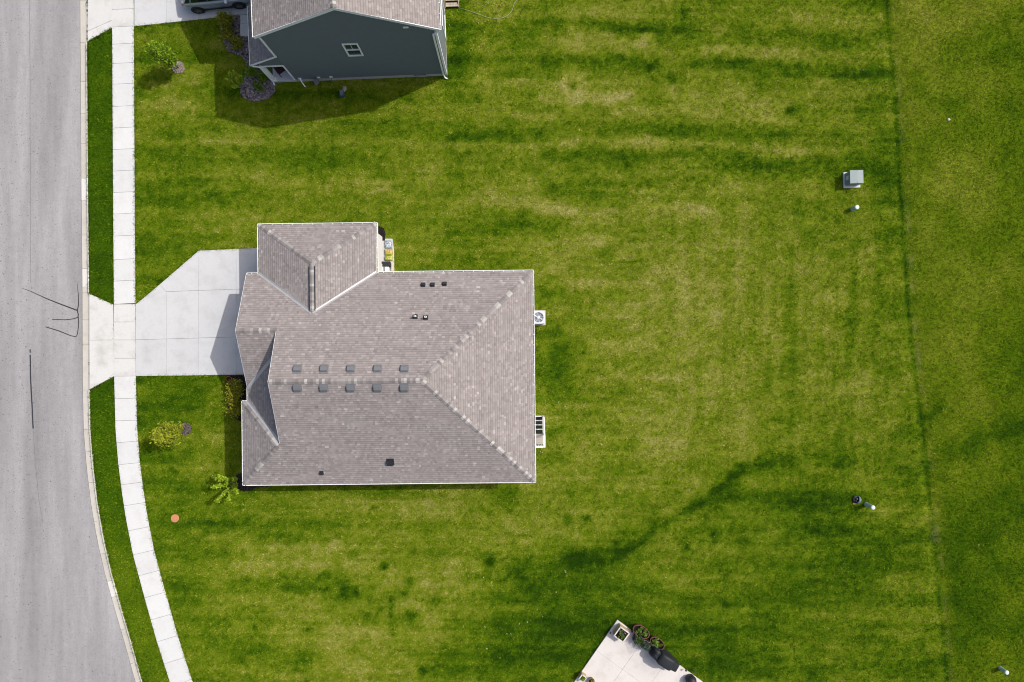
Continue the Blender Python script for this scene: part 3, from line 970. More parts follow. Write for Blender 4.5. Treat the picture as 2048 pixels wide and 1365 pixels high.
for k, (nm, pls) in enumerate((("north_shingles", [N_]), ("south_shingles", [S_]), ("east_shingles", [E_]), ("west_shingles", [W2, W1, NN]), ("garage_shingles", [GS]), ("bay_shingles", [BW, BE, BN]))):
    lay_courses(nm.split("_")[1][:-1] + "_courses", pls, M['shingle'], roof, seed=20 + k)

def caps(a, b, p1, p2, **kw):
    """p1 lies to the left of the line a-b"""
    ridge_caps(roof, u(*a), u(*b), p1.z, p2.z, **kw)
caps((-494, -1), (-214, -1), N_, S_)
caps((-3, 209), (-213, -1), N_, E_) if False else caps((-3.5, 208.5), (-212, 0), E_, N_)
caps((-3.5, -210), (-212, -1.5), S_, E_)
caps((-583.5, -210), (-502, -128.5), W2, S_)
caps((-583.5, -46.5), (-502.5, -127.5), NN, W2)
caps((-573, 95), (-492, 95), N_, GS)
caps((-549, 308), (-432, 226), BN, BW)
caps((-314, 308), (-431, 226), BE, BN)
# vented ridge of the bay
RV = MB()
for a in (-1, 1):
    c0, c1 = Vector(u(-431.5 + a * 5.2, 219)), Vector(u(-431.5 + a * 5.2, 133))
    z = BW.z(u(-431.5, 0)) - 0.03
    RV.box(((c0.x + c1.x) / 2, (c0.y + c1.y) / 2, z + 0.03), (0.045, (c0 - c1).length, 0.075))
RV.build("ridge_vent", M['black'], roof)
caps((-431.5, 131), (-431.5, 224), BW, BE, lift=0.06, half=0.13)
for a, b, p, q in (((-549, 210.5), (-433, 129), BW, N_), ((-313.5, 210.5), (-430, 129), N_, BE), ((-574, -19), (-498, 57), W1, GS), ((-575, -44.4), (-500, -119.4), NN, W1)):
    valley_strip(roof, u(*a), u(*b), p, q)

# soffit closes the eaves from below
SOF = MB()
SOF.prism(us([(-572, 208), (-549, 208), (-549, 306), (-314, 306), (-314, 208), (-4, 208), (-4, -210), (-583, -210), (-583, -47), (-573, -47)]), HE - 0.16, HE - 0.11)
SOF.build("soffit", M['white_trim'], house)
# gable over the garage front and the main west gable
def gable(u0, vs, zs, name, mat, thick=0.05):
    mb = MB()
    pts = [(u0 / KS, v / KS, z) for v, z in zip(vs, zs)]
    n = len(pts)
    mb.add(pts + [(p[0] + thick, p[1], p[2]) for p in pts], [tuple(range(n)), tuple(range(n, 2 * n))[::-1]] + [(i, i + n, (i + 1) % n + n, (i + 1) % n) for i in range(n)])
    o = mb.build(name, mat, house)
    bm = bmesh.new(); bm.from_mesh(o.data); bmesh.ops.recalc_face_normals(bm, faces=bm.faces); bm.to_mesh(o.data); bm.free()
    return o
gable(-563, (206, 95, -16), (HE - .05, N_.z(u(0, 95)) - .06, HE - .05), "gable_wall", M['white_wall'])
gable(-487, (112, 95, -1, -128, -128, 112), (N_.z(u(0, 112)) - .06, N_.z(u(0, 95)) - .06, N_.z(u(0, -1)) - .06, S_.z(u(0, -128)) - .06, HE + .05, HE + .05), "gable_wall", M['white_wall'])
def rake(a, b, za, zb_, w=0.03, h=0.17):
    A, B = Vector((*u(*a), za)), Vector((*u(*b), zb_))
    mb = MB()
    vs = [A, B, B - Vector((0, 0, h)), A - Vector((0, 0, h))]
    vs = vs + [q - Vector((w, 0, 0)) for q in vs]
    mb.add(vs, [(0, 1, 2, 3), (7, 6, 5, 4), (0, 4, 5, 1), (1, 5, 6, 2), (2, 6, 7, 3), (3, 7, 4, 0)])
    o = mb.build("rake_board", M['white_trim'], house)
    bm = bmesh.new(); bm.from_mesh(o.data); bmesh.ops.recalc_face_normals(bm, faces=bm.faces); bm.to_mesh(o.data); bm.free()
rake((-574.05, 210), (-574.05, 95), N_.z(u(0, 210)) - .005, N_.z(u(0, 95)) - .005)
rake((-574.05, 95), (-574.05, -18), GS.z(u(0, 95)) - .005, GS.z(u(0, -18)) - .005)
rake((-496.05, 96), (-496.05, -1), N_.z(u(0, 96)) - .005, N_.z(u(0, -1)) - .005)
rake((-496.05, -1), (-496.05, -124), S_.z(u(0, -1)) - .005, S_.z(u(0, -124)) - .005)
# gutters
zl = HE + 0.05
for a, b, o in (((-311, 212), (0, 212), (0, 1)), ((0, 212), (0, -213.5), (1, 0)), ((0, -213.5), (-587, -213.5), (0, -1)), ((-587, -213.5), (-587, -43), (-1, 0)), ((-587, -43), (-576.6, -43), (0, 1)),
                ((-576.4, -43), (-576.4, -17), (-1, 0)), ((-552, 209), (-552, 310), (-1, 0)), ((-552, 310), (-311, 310), (0, 1)), ((-311, 310), (-311, 213), (1, 0)), ((-574, 212), (-553, 212), (0, 1))):
    gutter(house, u(*a), u(*b), o, zl)
# walls
WALLS = [(-560, 200), (-540, 200), (-540, 297), (-322.5, 297), (-322.5, 200), (-11, 200), (-11, -202), (-575, -202), (-575, -54), (-560, -54)]
nW = len(WALLS)
for i in range(nW):
    a, b = Vector(u(*WALLS[i])), Vector(u(*WALLS[(i + 1) % nW]))
    d = (b - a).normalized(); out = (-d.y, d.x)
    lap_wall(house, a, b, 0.16, HE - 0.12, out, M['white_wall'])
FD = MB(); FD.prism([(p[0], p[1]) for p in shrink(us(WALLS), 0.02)], -0.2, 0.16); FD.build("foundation", M['foundation'], house)
# doors and windows on the walls
M['door_white'] = weathered('painted_door', (0.66, 0.66, 0.64), 0.5, 0.05)
def garage_door(uc, v0, v1, h=2.25):
    mb = MB(); w = abs(v1 - v0) / KS
    mb.box((uc / KS - 0.03, (v0 + v1) / 2 / KS, 0.1 + h / 2), (0.06, w, h))
    o = mb.build("garage_door", M['door_white'], house, bevel=0.01)
    for k in range(4):
        q = MB(); q.box((uc / KS - 0.075, (v0 + v1) / 2 / KS, 0.1 + h * (k + .5) / 4), (0.03, w - 0.1, h / 4 - 0.06)); q.build("panel", M['door_white'], o, bevel=0.01)
garage_door(-560, 15, 175)
garage_door(-540, 212, 287)
for c, o, w in (((-10, 120), (1, 0), 1.5), ((-10, 60), (1, 0), 1.2), ((-10, -170), (1, 0), 1.0), ((-430, -203), (0, -1), 1.4), ((-250, -203), (0, -1), 1.1), ((-120, -203), (0, -1), 1.4), ((-200, 201), (0, 1), 1.1), ((-576, -130), (-1, 0), 1.6)):
    window(house, u(*c), o, w, 1.35, 0.95, M['white_trim'])
dm = MB(); dm.box((-561.5 / KS, -30 / KS, 1.2), (0.05, 0.95, 2.05)); dr = dm.build("front_door", weathered('slate_door', (0.06, 0.07, 0.09), 0.4), house, bevel=0.01)
dk = MB(); dk.lathe([(0.0, -.02), (0.03, -.015), (0.03, .015), (0.0, .02)], 10, (-564 / KS, -20 / KS, 1.15)); dk.build("handle", M['vent'], dr)
dm = MB(); dm.box((-9.4 / KS, -112 / KS, 1.3), (0.05, 1.7, 2.05)); dr = dm.build("patio_door", M['white_trim'], house)
for s in (-1, 1):
    q = MB(); q.box((-8.2 / KS, -112 / KS + s * .4, 1.3), (0.03, 0.7, 1.85)); q.build("pane", M['glass'], dr)
dm = MB(); dm.box((-321.2 / KS, 222 / KS, 1.2), (0.05, 0.9, 2.05)); dm.build("side_door", M['door_white'], house, bevel=0.01)

# vents and pipes on the roof
def slope_frame(pl, px, py, zg):
    """local (u, v) on the roof below photograph pixel, iterated to the slope's height"""
    z = zg
    Rinv = Matrix.Rotation(-HROT, 2)
    for _ in range(6):
        w = P(px, py, z)
        c = Rinv @ Vector((w.x - hx, w.y - hy))
        z = pl.z((c.x, c.y))
    nrm = Vector((pl.down[0] * pl.p, pl.down[1] * pl.p, 1)).normalized()
    dn = Vector((pl.down[0], pl.down[1], -pl.p)).normalized()
    sd = nrm.cross(dn)
    Mx = Matrix((sd, -dn, nrm)).transposed()      # x across, y uphill, z off the slope
    return Vector((c.x, c.y, z)), Mx
def box_vent(pl, px, py, w, h, mat, name="roof_vent", hood=0.6):
    c, Mx = slope_frame(pl, px, py, 4.5)
    o = bpy.data.objects.new
    mb = MB()
    T = lambda x, y, z: Mx @ Vector((x, y, z))
    mb.box(T(0, w * .12, 0.022), (w * 1.25, w * 1.3, 0.012), M=Mx)       # flange
    # hood: low box whose top folds down towards the eave
    k = w / 2
    pr = [(-k, .03), (-k, h * hood), (-k * .25, h), (k * .9, h * .92), (k, .03)]
    n = len(pr)
    vs = [T(-k, y, z) for y, z in pr] + [T(k, y, z) for y, z in pr]
    mb.add(vs, [tuple(range(n)), tuple(range(n, 2 * n))[::-1]] + [(i, i + n, (i + 1) % n + n, (i + 1) % n) for i in range(n)])
    ob = mb.build(name, mat, house, loc=c)
    bm = bmesh.new(); bm.from_mesh(ob.data); bmesh.ops.recalc_face_normals(bm, faces=bm.faces); bm.to_mesh(ob.data); bm.free()
    s = MB(); s.box(T(0, -k - .004, h * .3), (w * .8, 0.01, h * .35), M=Mx); s.build("louvre", M['dark'], ob)
    return ob
for x in (595.5, 648.5, 702, 755.5, 809):
    box_vent(N_, x, 737.5, 0.40, 0.16, M['vent'])
    box_vent(S_, x - .5, 776.5, 0.40, 0.16, M['vent'])
for x, y in ((846.5, 570), (865, 570), (889, 568)):
    box_vent(N_, x, y, 0.22, 0.13, M['black'], "exhaust_vent")
box_vent(S_, 781, 925, 0.36, 0.2, M['black'], "exhaust_vent")
box_vent(S_, 643.5, 946.5, 0.20, 0.14, M['black'], "exhaust_vent")
for x, y in ((831.5, 633), (852.5, 634.5)):
    c, Mx = slope_frame(N_, x, y, 4.5)
    mb = MB(); mb.box(Mx @ Vector((0.03, 0.05, 0.022)), (0.30, 0.30, 0.014), M=Mx)
    mb.lathe([(0.13, 0.0), (0.11, 0.06), (0.075, 0.10), (0.072, 0.12)], 14, (0, 0, 0.0))
    b = mb.build("pipe_boot", M['black'], house, loc=c)
    mb = MB(); mb.lathe([(0.062, 0.0), (0.062, 0.42), (0.044, 0.42), (0.044, 0.25)], 14); mb.build("vent_pipe", M['pvc'], b)
for c in (((-300, 210)), ((-6, -208)), ((-6, 206)), ((-580, -206))):
    mb = MB(); q = u(c[0] + (-4 if c[0] > -300 else 4), c[1] + (-3 if c[1] > 0 else 3)); mb.box((q[0], q[1], 1.6), (0.07, 0.09, 2.8)); mb.build("downspout", M['white_metal'], house, bevel=0.01)
HARD.append([(CX + (P(0, 0).x, 0)[1] + (hx + (c[0] / KS) * math.cos(HROT) - (c[1] / KS) * math.sin(HROT)) / H * FPX, CY - (hy + (c[0] / KS) * math.sin(HROT) + (c[1] / KS) * math.cos(HROT)) / H * FPX) for c in WALLS])

# ---------------------------------------------------------------- neighbour's house at the top of the frame
no = P(894, 151)
NROT = math.radians(2.3)
nb = thing("neighbour_house", "two storey house with slate grey gable wall and tan shingle roof beyond the north lawn", "house", (no.x, no.y, 0), NROT)
YN = 11.0
def fixn(o):
    bm = bmesh.new(); bm.from_mesh(o.data); bmesh.ops.recalc_face_normals(bm, faces=bm.faces); bm.to_mesh(o.data); bm.free(); return o
lap_wall(nb, (-9.92, 0), (0, 0), 0, 0, (0, -1), M['slate_wall'], lap=0.19, thick=0.032,
         poly=[(0, .35), (9.92, .35), (9.92, 6.22), (4.96, 8.94), (0, 6.22)], holes=[(4.32, 5.21, 3.45, 4.98)])
lap_wall(nb, (0, 0.0), (0, YN), .35, 6.27, (1, 0), M['slate_wall'], lap=0.19, thick=0.032)
lap_wall(nb, (-9.92, YN), (-9.92, 0.0), .35, 6.27, (-1, 0), M['slate_wall'], lap=0.19, thick=0.032)
lap_wall(nb, (0, YN), (-9.92, YN), 0, 0, (0, 1), M['slate_wall'], lap=0.19, thick=0.032, poly=[(0, .35), (9.92, .35), (9.92, 6.22), (4.96, 8.94), (0, 6.22)])
fm = MB(); fm.prism([(-9.94, -.03), (.03, -.03), (.03, YN + .03), (-9.94, YN + .03)], -.2, .347); fm.build("foundation", M['foundation'], nb)
NWp = Plane([[(-10.25, -.12), (-4.96, -.12), (-4.96, YN + .2), (-10.25, YN + .2)]], (-10.25, 0), (-1, 0), 0.53, 6.34, 0.1)
NEp = Plane([[(-4.96, -.12), (.33, -.12), (.33, YN + .2), (-4.96, YN + .2)]], (.33, 0), (1, 0), 0.53, 6.34, 0.1)
PRp = Plane([[(-11.9, -.06), (-9.935, -.06), (-9.935, 3.6), (-11.9, 3.6)]], (-11.9, 0), (-1, 0), 0.555, 2.73, 0.1)
GWp = Plane([[(-11.44, 3.28), (-8.0, 3.28), (-8.0, 6.4), (-11.44, 6.4)]], (0, 3.28), (0, -1), 0.487, 6.0)
GNp = Plane([[(-11.44, 6.4), (-8.0, 6.4), (-8.0, 9.52), (-11.44, 9.52)]], (0, 9.52), (0, 1), 0.487, 6.0)
nroof = roof_deck([NWp, NEp, PRp, GWp, GNp], M['deck_under'], nb)
lay_courses("shingle_courses", [NWp, NEp], M['shingle_b'], nroof, exposure=0.143, seed=41)
lay_courses("porch_courses", [PRp], M['shingle'], nroof, exposure=0.143, seed=42)
lay_courses("garage_courses", [GWp, GNp], M['shingle_b'], nroof, exposure=0.143, seed=43)
ridge_caps(nroof, (-4.96, -.1), (-4.96, 3.0), NWp.z, NEp.z)
for x in (-11.1,):
    lap_wall(nb, (x, 9.2), (x, 3.6), 0, 0, (-1, 0), M['slate_wall'], poly=[(0, .1), (5.6, .1), (5.6, 5.9), (2.8, 7.3), (0, 5.9)])
    lap_wall(nb, (x, 3.6), (-9.9, 3.6), .1, 5.95, (0, -1), M['slate_wall'])
    lap_wall(nb, (-9.9, 9.2), (x, 9.2), .1, 5.95, (0, 1), M['slate_wall'])
gd = MB(); gd.box((-11.15, 6.4, 1.2), (.06, 4.8, 2.2)); gd.build("garage_door", M['door_white'], nb, bevel=.01)
# white rake boards and soffit of the south gable
def board(name, pts, d, mat=None, par=None):
    """flat board from an outline of 3-D points pushed along d"""
    n = len(pts); pts = [Vector(p) for p in pts]; d = Vector(d)
    mb = MB(); mb.add(pts + [p + d for p in pts], [tuple(range(n)), tuple(range(n, 2 * n))[::-1]] + [(i, i + n, (i + 1) % n + n, (i + 1) % n) for i in range(n)])
    return fixn(mb.build(name, mat or M['white_trim'], par or nb))
zE, zP = 6.34, NWp.z((-4.96, 0))
board("rake_board", [(-10.2, -.13, zE + .06), (-4.96, -.13, zP - .004), (-4.96, -.13, zP - .25), (-10.2, -.13, zE - .17)], (0, .03, 0))
board("rake_board", [(.28, -.13, zE + .06), (-4.96, -.13, zP - .004), (-4.96, -.13, zP - .25), (.28, -.13, zE - .17)], (0, .03, 0))
board("soffit", [(-10.2, .06, zE - .16), (.28, .06, zE - .16), (.28, .06, zE - .13), (-10.2, .06, zE - .13)], (0, YN, 0))
board("rake_board", [(-11.88, -.075, 2.76), (-9.93, -.075, PRp.z((-9.93, 0)) - .004), (-9.93, -.075, PRp.z((-9.93, 0)) - .16), (-11.88, -.075, 2.6)], (0, .03, 0))
# porch: triangle of siding, beam, post, floor
board("porch_gable", [(-11.3, -.01, 2.5), (-9.93, -.01, 2.5), (-9.93, -.01, 3.66), (-11.3, -.01, 2.95)], (0, .08, 0), M['slate_wall'])
pf = MB(); pf.prism([(-11.4, -.02), (-9.95, -.02), (-9.95, 3.58), (-11.4, 3.58)], -.2, .22); pf.build("porch_floor", M['drive'], nb, bevel=.01)
b = MB(); b.box((-10.64, .03, 2.42), (1.5, .14, .15)); b.box((-11.31, 1.8, 2.42), (.14, 3.4, .15)); b.build("porch_beam", M['white_trim'], nb, bevel=.008)
b = MB(); b.box((-11.28, .06, 1.28), (.17, .17, 2.12)); b.box((-11.28, .06, .3), (.24, .24, .16)); b.build("porch_post", M['white_trim'], nb, bevel=.008)
b = MB(); b.box((-11.28, 3.3, 1.28), (.17, .17, 2.12)); b.build("porch_post", M['white_trim'], nb, bevel=.008)
b = MB(); b.box((-10.62, 1.8, 2.33), (1.3, 3.5, .03)); b.build("porch_ceiling", M['white_trim'], nb)
b = MB(); b.box((-11.42, -.02, 1.2), (.09, .07, 2.3)); b.tube([(-11.8, -.02, 2.66), (-11.72, -.06, 2.56), (-11.5, -.06, 2.52), (-11.42, -.04, 2.36)], .045, 8); b.tube([(-11.42, -.02, .12), (-11.38, -.22, .05)], .045, 8)
b.build("downspout", M['white_metal'], nb)
# corner boards
b = MB(); b.box((-9.93, -.02, 4.92), (.11, .1, 2.5)); b.build("corner_board", M['white_trim'], nb)
b = MB(); b.box((-9.93, -.02, 1.38), (.10, .1, 2.1)); b.build("corner_board", M['white_trim'], nb)
b = MB(); b.box((-.03, -.01, 3.2), (.14, .13, 5.6)); b.build("corner_board", M['white_trim'], nb)
b = MB(); b.box((-.20, -.07, 3.05), (.10, .08, 5.5)); b.tube([(.2, -.02, 6.06), (.05, -.07, 5.95), (-.2, -.07, 5.78)], .05, 8); b.tube([(-.2, -.07, .32), (-.12, -.2, .1), (0.02, -.26, .06)], .045, 8); b.build("downspout", M['white_metal'], nb)
gutter(nb, (.33, -.12), (.33, YN), (1, 0), 6.38)
gutter(nb, (-10.25, 3.2), (-10.25, -.12), (-1, 0), 6.38)
gutter(nb, (-11.9, 3.6), (-11.9, -.06), (-1, 0), 2.77)
window(nb, (-5.155, 0), (0, -1), .93, 1.57, 3.43, M['white_trim'])
window(nb, (0, 2.95), (1, 0), 1.75, 2.0, .42, M['white_trim'], split=False, name="patio_door")
window(nb, (0, 2.6), (1, 0), 1.5, 1.4, 3.6, M['white_trim'])
window(nb, (0, 7.0), (1, 0), 1.5, 1.4, 3.6, M['white_trim'])
dmb = MB(); dmb.box((-9.96, 2.2, 1.25), (.06, .95, 2.05)); dmb.build("front_door", weathered('black_door', (.02, .02, .022), .4), nb, bevel=.01)
for x, z, w, h in ((-1.62, 6.62, .30, .14), (-9.55, .50, .20, .16), (-8.32, .53, .2, .16), (-7.5, .53, .2, .16)):
    b = MB(); b.box((x, -.03, z), (w, .06, h)); b.build("wall_plate", M['white_trim'], nb, bevel=.01)
b = MB(); b.tube([(-9.55, -.05, .46), (-9.42, -.30, .34), (-9.34, -.42, .10)], .035, 8); b.build("drain_pipe", M['pvc'], nb)
b = MB(); b.box((-8.5, -.23, .42), (.28, .22, .36)); b.lathe([(.11, 0), (.12, .03), (.11, .1)], 14, (-8.5, -.36, .40)); b.tube([(-8.38, -.2, .6), (-8.36, -.18, .78), (-8.36, -.02, .8)], .025, 8); b.tube([(-8.62, -.2, .3), (-8.64, -.18, 0)], .025, 8)
b.build("gas_meter", M['vent'], nb, bevel=.02)
b = MB(); b.tube([(-7.5, -.05, .5), (-7.5, -.16, .46), (-7.45, -.2, .3)], .022, 8); b.build("hose_tap", M['vent'], nb)
b = MB(); b.box((-1.75, -.035, .3), (.8, .03, .06)); b.build("foundation_vent", M['black'], nb)
# things on the porch
def rz_thing(name, label, cat, px, py, z=0, rz=0, group=None):
    v = P(px, py, z); return thing(name, label, cat, (v.x, v.y, z), rz, group)
cw = Vector((no.x, no.y, 0)) + Matrix.Rotation(NROT, 3, 'Z') @ Vector((-10.75, .55, .22))
pc = thing("porch_chair", "dark wooden chair on the neighbour's covered porch", "chair", cw, NROT + .6)
M['dark_wood'] = weathered('dark_red_timber', (.075, .03, .028), .6, .3)
b = MB(); b.box((0, 0, .42), (.5, .5, .05)); b.build("seat", M['dark_wood'], pc, bevel=.01)
for k in range(5):
    b = MB(); b.box((-.2 + .1 * k, .24, .75), (.07, .03, .65)); b.build("back_slat", M['dark_wood'], pc)
for sx in (-1, 1):
    b = MB(); b.box((sx * .26, 0, .62), (.06, .52, .03)); b.build("armrest", M['dark_wood'], pc)
    for sy in (-1, 1):
        b = MB(); b.box((sx * .25, sy * .22, .3), (.05, .05, .6)); b.build("leg", M['dark_wood'], pc)

# deck steps at the neighbour's back door
sv = Vector((no.x, no.y, 0)) + Matrix.Rotation(NROT, 3, 'Z') @ Vector((.52, 4.42, 0))
st = thing("deck_steps", "weathered timber deck steps against the back of the neighbour's house", "steps", sv, NROT)
for k in range(4):
    for j in range(2):
        b = MB(); b.box((0, .07 + .30 * k + .145 * j, .17 * (k + 1)), (.80, .138, .04)); b.build("tread", M['wood'], st, bevel=.006)
for s in (-1, 1):
    mb = MB(); y = [(-.03, 0), (-.03, .15), (1.2, .84), (1.2, .5), (.25, 0)]
    mb.add([(s * .425, a, z) for a, z in y] + [(s * .425 + s * .04, a, z) for a, z in y], [tuple(range(5)), tuple(range(5, 10))[::-1]] + [(i, i + 5, (i + 1) % 5 + 5, (i + 1) % 5) for i in range(5)])
    fixn(mb.build("stringer", M['wood'], st))
for k in range(12):
    b = MB(); b.box((0.25, 1.27 + .145 * k, .86), (1.35, .138, .04)); b.build("deck_board", M['wood'], st, bevel=.005)
for x, y in ((-.4, 1.3), (.9, 1.3), (-.4, 2.8), (.9, 2.8)):
    b = MB(); b.box((x, y, .42), (.1, .1, .84)); b.build("post", M['wood'], st)
# thin hose curling over the lawn
hp = [(921, 17.5), (935, 21.5), (948, 26), (963.5, 31.7), (973, 35.2), (982, 37.4), (992, 38.2), (1001.6, 37.6), (1009, 35.4), (1016, 31.5), (1021.5, 26.5), (1025, 19.5), (1028, 9), (1034, 0), (1045, -14), (1060, -30)]
b = MB(); b.tube([P(x, y) + Vector((0, 0, .045)) for x, y in hp], .011, 6)
tag(b.build("garden_hose", weathered('pale_hose', (.34, .40, .28), .5), smooth=True), "thin pale garden hose curling over the grass beside the timber steps", "hose")

# parked car
car_mid = Vector((-19.27, 22.66, .035))
car = thing("parked_car", "silver crossover car parked on the neighbour's driveway in the shade", "car", car_mid, math.radians(6.5))
M['paint'] = weathered('silver_paint', (.42, .45, .47), .28, .02, spec=.6, metal=.35)
M['tyre'] = weathered('tyre_rubber', (.02, .02, .02), .8, .2)
M['rim'] = weathered('dark_alloy', (.09, .09, .10), .35, .1, spec=.6, metal=.6)
M['clad'] = weathered('black_cladding', (.025, .026, .028), .6, .1)
M['car_glass'] = new_mat('car_glass', (.012, .016, .018), .05, .8)
def loft(rings):
    mb = MB(); n = len(rings[0]); vs = [p for r in rings for p in r]; fs = []
    for i in range(len(rings) - 1):
        for k in range(n):
            k2 = (k + 1) % n
            fs.append((i * n + k, i * n + k2, (i + 1) * n + k2, (i + 1) * n + k))
    fs.append(tuple(range(n))[::-1]); fs.append(tuple(range((len(rings) - 1) * n, len(rings) * n)))
    mb.add(vs, fs); return mb
xs = [-2.15, -2.08, -1.85, -1.35, -.6, .3, 1.0, 1.35, 1.8, 2.12, 2.26]
hw = [.66, .80, .88, .915, .92, .92, .92, .91, .88, .78, .62]
zlw = [.46, .36, .29, .26, .24, .24, .24, .25, .26, .30, .40]
zbt = [.92, 1.0, 1.02, 1.0, .97, .95, .93, .92, .86, .78, .68]
ztp = [.95, 1.04, 1.06, 1.05, 1.03, 1.02, 1.06, 1.03, .95, .84, .72]
rings = []
for x, w, a, b_, t in zip(xs, hw, zlw, zbt, ztp):
    half = [(w * .80, a), (w * .97, a + .10), (w, a + .30), (w * .985, b_ - .12), (w * .95, b_), (w * .80, (b_ + t) / 2 + .012), (w * .4, t)]
    rings.append([(x, -y, z) for y, z in half] + [(x, y, z) for y, z in half[::-1]])
body = loft(rings).build("body", M['paint'], car, smooth=True); fixn(body)
sub = body.modifiers.new("sub", 'SUBSURF'); sub.levels = sub.render_levels = 1
gh = []
for x, w, z in ((-1.98, .60, 1.0), (-1.9, .72, 1.08), (-1.62, .66, 1.46), (-1.2, .63, 1.56), (-.3, .63, 1.60), (.3, .61, 1.56), (.75, .70, 1.28), (1.15, .78, 1.02)):
    gh.append([(x, -max(w, .80) if z < 1.1 else -.80, .98), (x, -w, z - .05 if z > 1.1 else z), (x, -w * .72, z), (x, w * .72, z), (x, w, z - .05 if z > 1.1 else z), (x, max(w, .80) if z < 1.1 else .80, .98)])
cab = loft(gh).build("cabin", M['paint'], car, smooth=True); fixn(cab)
for s in (-1, 1):
    for q in ([(-1.45, 1.06), (-1.28, 1.40), (-.42, 1.44), (-.42, 1.05)], [(-.36, 1.05), (-.36, 1.44), (.28, 1.42), (.72, 1.18), (.86, 1.05)], [(-1.85, 1.10), (-1.62, 1.34), (-1.42, 1.36), (-1.55, 1.08)]):
        def yy(z): return s * (.80 - (.80 - .63) * (z - .98) / (.5) + .022)
        board("side_window", [(x, yy(z), z) for x, z in q], (0, -s * .02, 0), M['car_glass'], car)
board("windscreen", [(1.13, -.66, 1.06), (1.13, .66, 1.06), (.36, .52, 1.555), (.36, -.52, 1.555)], (.012, 0, .018), M['car_glass'], car)
board("rear_window", [(-1.95, -.5, 1.12), (-1.95, .5, 1.12), (-1.66, .46, 1.45), (-1.66, -.46, 1.45)], (-.015, 0, .012), M['car_glass'], car)
for s in (-1, 1):
    b = MB(); b.box((.78, s * .99, 1.06), (.16, .2, .13)); b.build("wing_mirror", M['white_trim'], car, bevel=.03)
    b = MB(); b.box((0, s * .915, .30), (2.0, .05, .12)); b.build("sill", M['clad'], car, bevel=.02)
    b = MB(); b.box((2.02, s * .68, .74), (.22, .22, .09)); b.build("headlight", M['glass'], car, bevel=.02)
    b = MB(); b.box((-2.05, s * .66, .90), (.14, .26, .09)); b.build("tail_light", weathered('tail_lens', (.25, .02, .02), .3), car, bevel=.02)
    for xh in (-.1, .72):
        b = MB(); b.box((xh - .25, s * .925, .86), (.16, .02, .03)); b.build("door_handle", M['paint'], car, bevel=.008)
    for xw in (-1.35, 1.35):
        MW = Matrix.Rotation(math.radians(90), 3, 'X')
        def ring(prof, nseg, name, mat, par, smooth=True):
            t = MB(); t.lathe(prof, nseg)
            t.v = [tuple(Vector((xw, s * .80, .345)) + Vector((q[0], -s * q[2] * -1, q[1]))) for q in t.v]
            return fixn(t.build(name, mat, par, smooth=smooth))
        arch = ring([(.0, .02), (.415, .02), (.43, .10), (.425, .128), (.0, .128)], 28, "wheel_arch", M['clad'], car)
        tyre = ring([(.22, .00), (.345, .0), (.352, .06), (.35, .155), (.33, .17), (.245, .168), (.235, .12)], 28, "wheel", M['tyre'], car)
        rim = ring([(.0, .10), (.232, .11), (.24, .166), (.228, .168), (.205, .135), (.0, .13)], 28, "rim", M['rim'], tyre)
        for k in range(5):
            a = k * 2 * math.pi / 5 + .3
            sp = MB(); sp.box((0, 0, 0), (.2, .03, .05), M=Matrix.Rotation(-a, 3, 'Y'))
            sp.v = [tuple(Vector(q) + Vector((xw + .11 * math.cos(a), s * (.80 + .152), .345 + .11 * math.sin(a)))) for q in sp.v]
            sp.build("spoke", M['vent'], tyre)
for x in (-.4, .95):
    pass
b = MB(); b.box((2.27, 0, .55), (.05, .9, .2)); b.build("grille", M['clad'], car, bevel=.02)
b = MB(); b.box((-2.14, 0, .62), (.04, .5, .13)); b.build("number_plate", M['white_trim'], car)
b = MB(); b.box((-2.12, 0, .38), (.1, 1.3, .16)); b.build("rear_bumper", M['clad'], car, bevel=.03)

# ---------------------------------------------------------------- beds of mulch and stone
def area_points(poly, n, r):
    xs_ = [p[0] for p in poly]; ys_ = [p[1] for p in poly]
    px = r.uniform(min(xs_), max(xs_), n * 4); py = r.uniform(min(ys_), max(ys_), n * 4)
    k = inside(px, py, poly); return px[k][:n], py[k][:n]
def bits(name, poly, n, size, cols, z0, seed, mat, flat=.6, parent=None):
    r = np.random.RandomState(seed)
    px, py = area_points(poly, n, r)
    V, F, K = [], [], []
    for x, y in zip(px, py):
        c = P(x, y); c.z = z0 + r.uniform(0, .03)
        s = size * r.uniform(.5, 1.5); a = r.uniform(0, 6.28)
        o = len(V); col = np.array(cols[r.randint(len(cols))]) * r.uniform(.7, 1.3)
        ax = Vector((math.cos(a), math.sin(a), 0)) * s * r.uniform(.8, 1.5); ay = Vector((-math.sin(a), math.cos(a), 0)) * s * r.uniform(.6, 1.0)
        az = Vector((r.uniform(-.3, .3) * s, r.uniform(-.3, .3) * s, s * flat))
        V += [c + ax, c + ay, c - ax, c - ay, c + az, c + az * .7 + ax * .4]
        F += [(o, o + 1, o + 5), (o + 1, o + 4, o + 5), (o + 1, o + 2, o + 4), (o + 2, o + 3, o + 4), (o + 3, o + 5, o + 4), (o + 3, o, o + 5)]
        K += [(*col, 1)] * 6
    me = bpy.data.meshes.new(name); me.from_pydata([tuple(v) for v in V], [], F)
    a = me.attributes.new("turf", 'FLOAT_COLOR', 'POINT'); a.data.foreach_set("color", np.array(K).ravel())
    me.materials.append(mat); me.update()
    o = bpy.data.objects.new(name, me); C.objects.link(o); o["kind"] = "stuff"
    if parent: o.parent = parent
    return o
def bed(name, label, poly, mat, z=.03):
    w = [P(x, y) for x, y in poly]
    mb = MB(); mb.prism([(v.x, v.y) for v in w], -.1, z)
    o = mb.build(name, mat); o["kind"] = "structure"; o["label"] = label
    HARD.append(poly); return o
